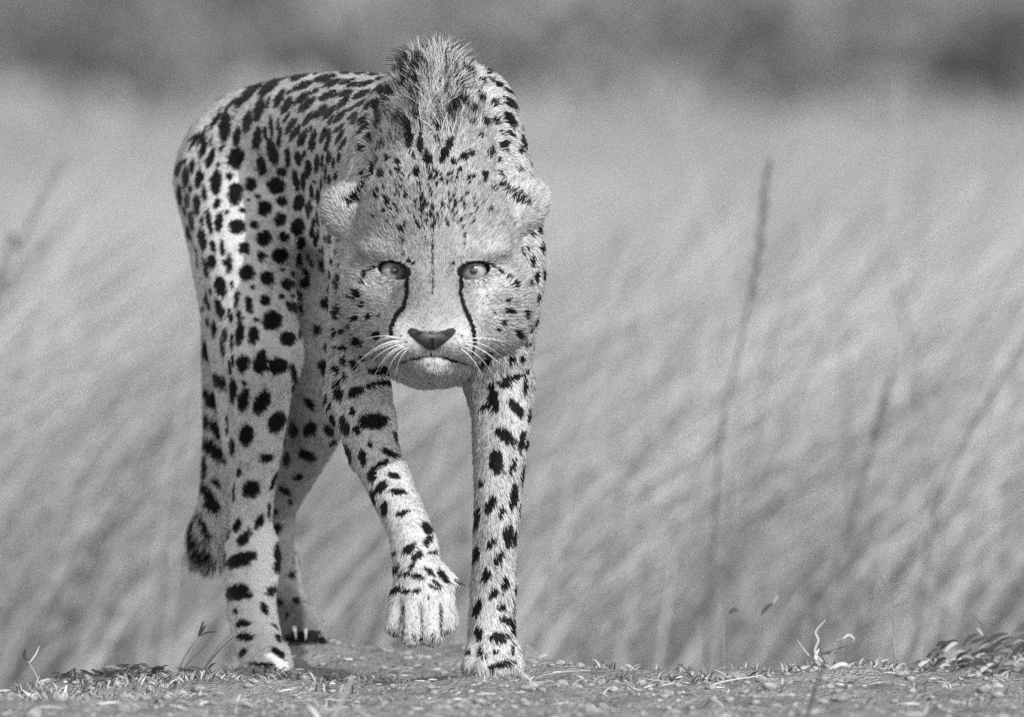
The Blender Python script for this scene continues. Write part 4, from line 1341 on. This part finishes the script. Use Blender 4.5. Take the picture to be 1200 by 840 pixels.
sprig("grass_sprig", 892, 786, 900, [("stem", [(0, 0), (4, -40), (0, -66)], 1.3, 0.3), ("leaf", [(0, -66), (6, -74), (14, -80)], 5, 0.06), ("leaf", [(12, -78), (17, -84), (20, -90)], 2, 0.35)],
      "slim stem ending in a small dark seed with a pale tip")
sprig("grass_sprig", 852, 784, 900, [("stem", [(0, 0), (-4, -40), (2, -66)], 1.2, 0.35), ("leaf", [(2, -66), (8, -70), (14, -67)], 4, 0.05)],
      "slim stem bearing one small dark seed beside the tallest stalk")
sprig("grass_sprig", 1050, 772, 1000, [("stem", [(0, 0), (-3, -50), (-4, -90)], 2.0, 0.25), ("stem", [(-3, -70), (-12, -84), (-18, -98)], 2.6, 0.18), ("stem", [(-3, -70), (10, -80), (24, -88)], 2.4, 0.2), ("stem", [(-3, -62), (8, -66), (18, -66)], 2.2, 0.22), ("stem", [(-4, -66), (-14, -72), (-20, -80)], 2.2, 0.2)],
      "soft dark branching grass head standing behind the litter heap")
sprig("fallen_twig", 612, 790, 60, [("stem", [(0, 0), (20, -10), (48, -16), (80, -18)], 3.0, 0.42), ("stem", [(48, -16), (62, -20), (76, -17)], 2.0, 0.3)], "crooked fallen twig by the outer side of the planted front paw", "twig")
sprig("fallen_straw", 640, 806, -240, [("leaf", [(0, 0), (-24, -16), (-46, -36)], 2, 0.4)], "single straw lying against the planted front paw", "straw")
sprig("fallen_twig", 805, 802, -150, [("stem", [(0, 0), (40, -8), (88, -16)], 2.6, 0.62), ("stem", [(0, 0), (-22, 6)], 2.2, 0.5)], "long pale straight twig on the bare earth below the tallest stalk", "twig")
sprig("weed_sprig", 566, 800, -120, [("leaf", [(0, 0), (-4, -14), (-6, -30)], 3, 0.45), ("leaf", [(0, 0), (6, -10), (4, -22)], 4.5, 0.3), ("leaf", [(0, 0), (-10, -6), (-14, 2)], 5, 0.1), ("leaf", [(0, 0), (10, -2), (16, 6)], 4, 0.15), ("leaf", [(0, 0), (3, -18), (0, -36)], 2.4, 0.5), ("leaf", [(0, 0), (-12, 4), (-24, -2)], 4, 0.08)],
      "little dark weed pressed against the toes of the planted front paw")
sprig("grass_sprig", 380, 838, -1500, [("leaf", [(0, 0), (18, -30), (34, -64)], 5, 0.36), ("leaf", [(0, 0), (-8, -16), (-20, -30)], 5, 0.5)], "blurred pale blade standing in front of the raised paw's shadow", "grass stalk")
sprig("grass_sprig", 944, 848, -1500, [("stem", [(0, 0), (10, -30), (22, -62)], 3.6, 0.08)], "blurred dark stem on the bare earth before the curled leaf", "grass stalk")

# heap of dry leaves on the far shoulder of the rise
heap = empty("litter_heap", tuple(P(1130, 772, 560)))
bpy.context.view_layer.update()
tag(heap, "low heap of dark and pale dead leaves at the shoulder of the rise", "leaf litter")
for k in range(150):
    u = rng.uniform(1050, 1240)
    lift_ = rng.uniform(0, 1) * (24 if u > 1090 else 12)
    y = rng.uniform(420, 680)
    q = P(u, 770, y)
    gz_ = float(ground_z(np.array([q[0]]), np.array([q[1]]))[0])
    b0 = np.array((q[0], q[1], gz_ + lift_ / 1000.0))
    a = rng.uniform(-0.6, 0.9)
    ln = rng.uniform(0.012, 0.034)
    d = np.array((math.cos(a), rng.uniform(-0.5, 0.5), math.sin(a) * 0.8))
    sh = rng.choice((0.04, 0.05, 0.08, 0.12, 0.2, 0.4))
    g_ = leaf(bez(b0, b0 + d * ln * 0.5 + np.array((0, 0, 0.006)), b0 + d * ln, 5), rng.uniform(0.003, 0.006), sh)
    o = big_mesh("leaf", g_[0], g_[1], stem_mat, g_[2], parent=heap)
    o.matrix_parent_inverse = heap.matrix_world.inverted()

mat_ = empty("shadow_leaf_mat", tuple(P(160, 792, 40)))  # added dark leaves that stand in for the shadow along this edge
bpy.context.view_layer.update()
tag(mat_, "dark leaves added as a shadow strip along the edge of the rise below the tail", "leaf litter")
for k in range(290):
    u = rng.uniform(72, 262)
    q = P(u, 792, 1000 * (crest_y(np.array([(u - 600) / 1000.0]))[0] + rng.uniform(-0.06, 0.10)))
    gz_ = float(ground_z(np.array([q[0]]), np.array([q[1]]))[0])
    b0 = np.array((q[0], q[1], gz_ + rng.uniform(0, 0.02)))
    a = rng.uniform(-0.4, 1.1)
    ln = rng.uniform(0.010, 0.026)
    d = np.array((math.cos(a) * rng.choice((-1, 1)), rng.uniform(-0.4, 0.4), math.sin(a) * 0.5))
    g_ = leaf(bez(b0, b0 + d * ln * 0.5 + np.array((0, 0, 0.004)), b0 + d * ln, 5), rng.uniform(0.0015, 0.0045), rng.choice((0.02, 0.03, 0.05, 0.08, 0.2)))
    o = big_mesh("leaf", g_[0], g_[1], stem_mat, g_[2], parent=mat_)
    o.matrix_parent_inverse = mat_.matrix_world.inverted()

# ------------------------------------------------------------------ straw, turf and clods on the bare earth (uncountable)
def straw_bits(n, xs, ys, ln, w, sh, tilt=0.12, zoff=0.002):
    parts = []
    z = ground_z(xs, ys)
    for k in range(n):
        a = rng.uniform(0, math.tau)
        l = ln[k]
        d = np.array((math.cos(a), math.sin(a), rng.normal(0, tilt)))
        b0 = np.array((xs[k], ys[k], z[k] + zoff))
        mid_ = b0 + d * l * 0.5 + np.array((rng.normal(0, 0.12) * l, rng.normal(0, 0.12) * l, rng.uniform(0.0, 0.15) * l))
        parts.append(leaf(bez(b0, mid_, b0 + d * l, 4), w[k], sh[k]))
    return merge(parts)


n_ = 4200
yy = rng.uniform(-1.7, 0.9, n_)
xx = rng.uniform(-1, 1, n_) * 0.95
ok = (yy < crest_y(xx) + 0.05) & (clumped(xx, yy, 0.12, 81) + 0.35 * rng.random(n_) > 0.55)
xx, yy = xx[ok], yy[ok]
v_, f_, s_ = straw_bits(len(xx), xx, yy, rng.gamma(1.8, 0.007, len(xx)).clip(0.004, 0.06), rng.uniform(0.0009, 0.0022, len(xx)), rng.choice((0.06, 0.1, 0.2, 0.32, 0.45, 0.6), len(xx)))
tag(big_mesh("straw_litter", v_, f_, stem_mat, s_), "scattered bits of straw strewn over the bare earth", "straw", kind="stuff")

# short cropped turf: thickest along the edge of the rise
tx, ty = [], []
for (u0, u1, v0, n1_, spread) in ((20, 110, 806, 90, 0.14), (90, 260, 797, 420, 0.10), (240, 345, 790, 330, 0.08), (345, 470, 795, 110, 0.12), (540, 620, 800, 60, 0.05), (690, 900, 790, 130, 0.12), (920, 1060, 786, 330, 0.08), (1040, 1230, 776, 420, 0.12), (0, 1200, 825, 200, 0.35)):
    for k in range(n1_):
        u = rng.uniform(u0, u1)
        yb = (18 * 608 / (v0 - 187) - 18.0) + rng.normal(0, spread)
        tx.append((u - 600) * (18 + yb) / 18000); ty.append(yb)
tx, ty = np.array(tx), np.array(ty)
cl = clumped(tx, ty, 0.05, 83)
kp = cl + 0.4 * rng.random(len(tx)) > 0.62
tx, ty = tx[kp], ty[kp]
parts = []
tz = ground_z(tx, ty)
for k in range(len(tx)):
    for b in range(3):
        a = rng.uniform(0, math.tau)
        hgt = rng.uniform(0.004, 0.014)
        run = rng.uniform(0.2, 1.4) * hgt
        b0 = np.array((tx[k] + rng.normal(0, 0.003), ty[k] + rng.normal(0, 0.003), tz[k] - 0.002))
        tip = b0 + np.array((math.cos(a) * run, math.sin(a) * run, hgt))
        parts.append(leaf(bez(b0, b0 + np.array((math.cos(a) * run * 0.2, math.sin(a) * run * 0.2, hgt * 0.8)), tip, 4), rng.uniform(0.0012, 0.0024), rng.choice((0.05, 0.1, 0.16, 0.24, 0.34, 0.46))))
v_, f_, s_ = merge(parts)
tag(big_mesh("short_turf", v_, f_, stem_mat, s_), "short withered turf along the edge of the rise", "turf", kind="stuff")

# clods and grit
nb = 3200
cx_, cy_ = rng.uniform(-1, 1, nb) * 0.95, rng.uniform(-1.7, 1.1, nb)
ok = cy_ < crest_y(cx_)
cx_, cy_ = cx_[ok], cy_[ok]
cz_ = ground_z(cx_, cy_)
oct_ = np.array([(1, 0, 0), (-1, 0, 0), (0, 1, 0), (0, -1, 0), (0, 0, 1), (0, 0, -1), (0.6, 0.6, 0.6), (-0.6, 0.6, 0.6), (0.6, -0.6, 0.6), (-0.6, -0.6, 0.6)], float)
of = np.array([(0, 6, 8), (4, 8, 6), (1, 9, 7), (4, 7, 9), (2, 7, 6), (4, 6, 7), (3, 8, 9), (4, 9, 8), (0, 2, 6), (0, 8, 3), (1, 7, 2), (1, 3, 9), (0, 5, 2), (2, 5, 1), (1, 5, 3), (3, 5, 0)])
Vc = []
for k in range(len(cx_)):
    r = rng.gamma(2.0, 0.0014) + 0.0012
    Vc.append(oct_ * r * rng.uniform(0.65, 1.3, (10, 3)) * np.array((1, 1, 0.7)) + np.array((cx_[k], cy_[k], cz_[k] + r * 0.15)))
Fc = np.concatenate([of + 10 * k for k in range(len(Vc))])
clod_mat = noisy_mat("earth_clod", 0.2, 0.42, 160, 0.95, 0.002, 6, 500, 0.1)
tag(big_mesh("earth_clods", np.concatenate(Vc), Fc, clod_mat), "crumbs of dry earth scattered on the rise", "clods", kind="stuff")
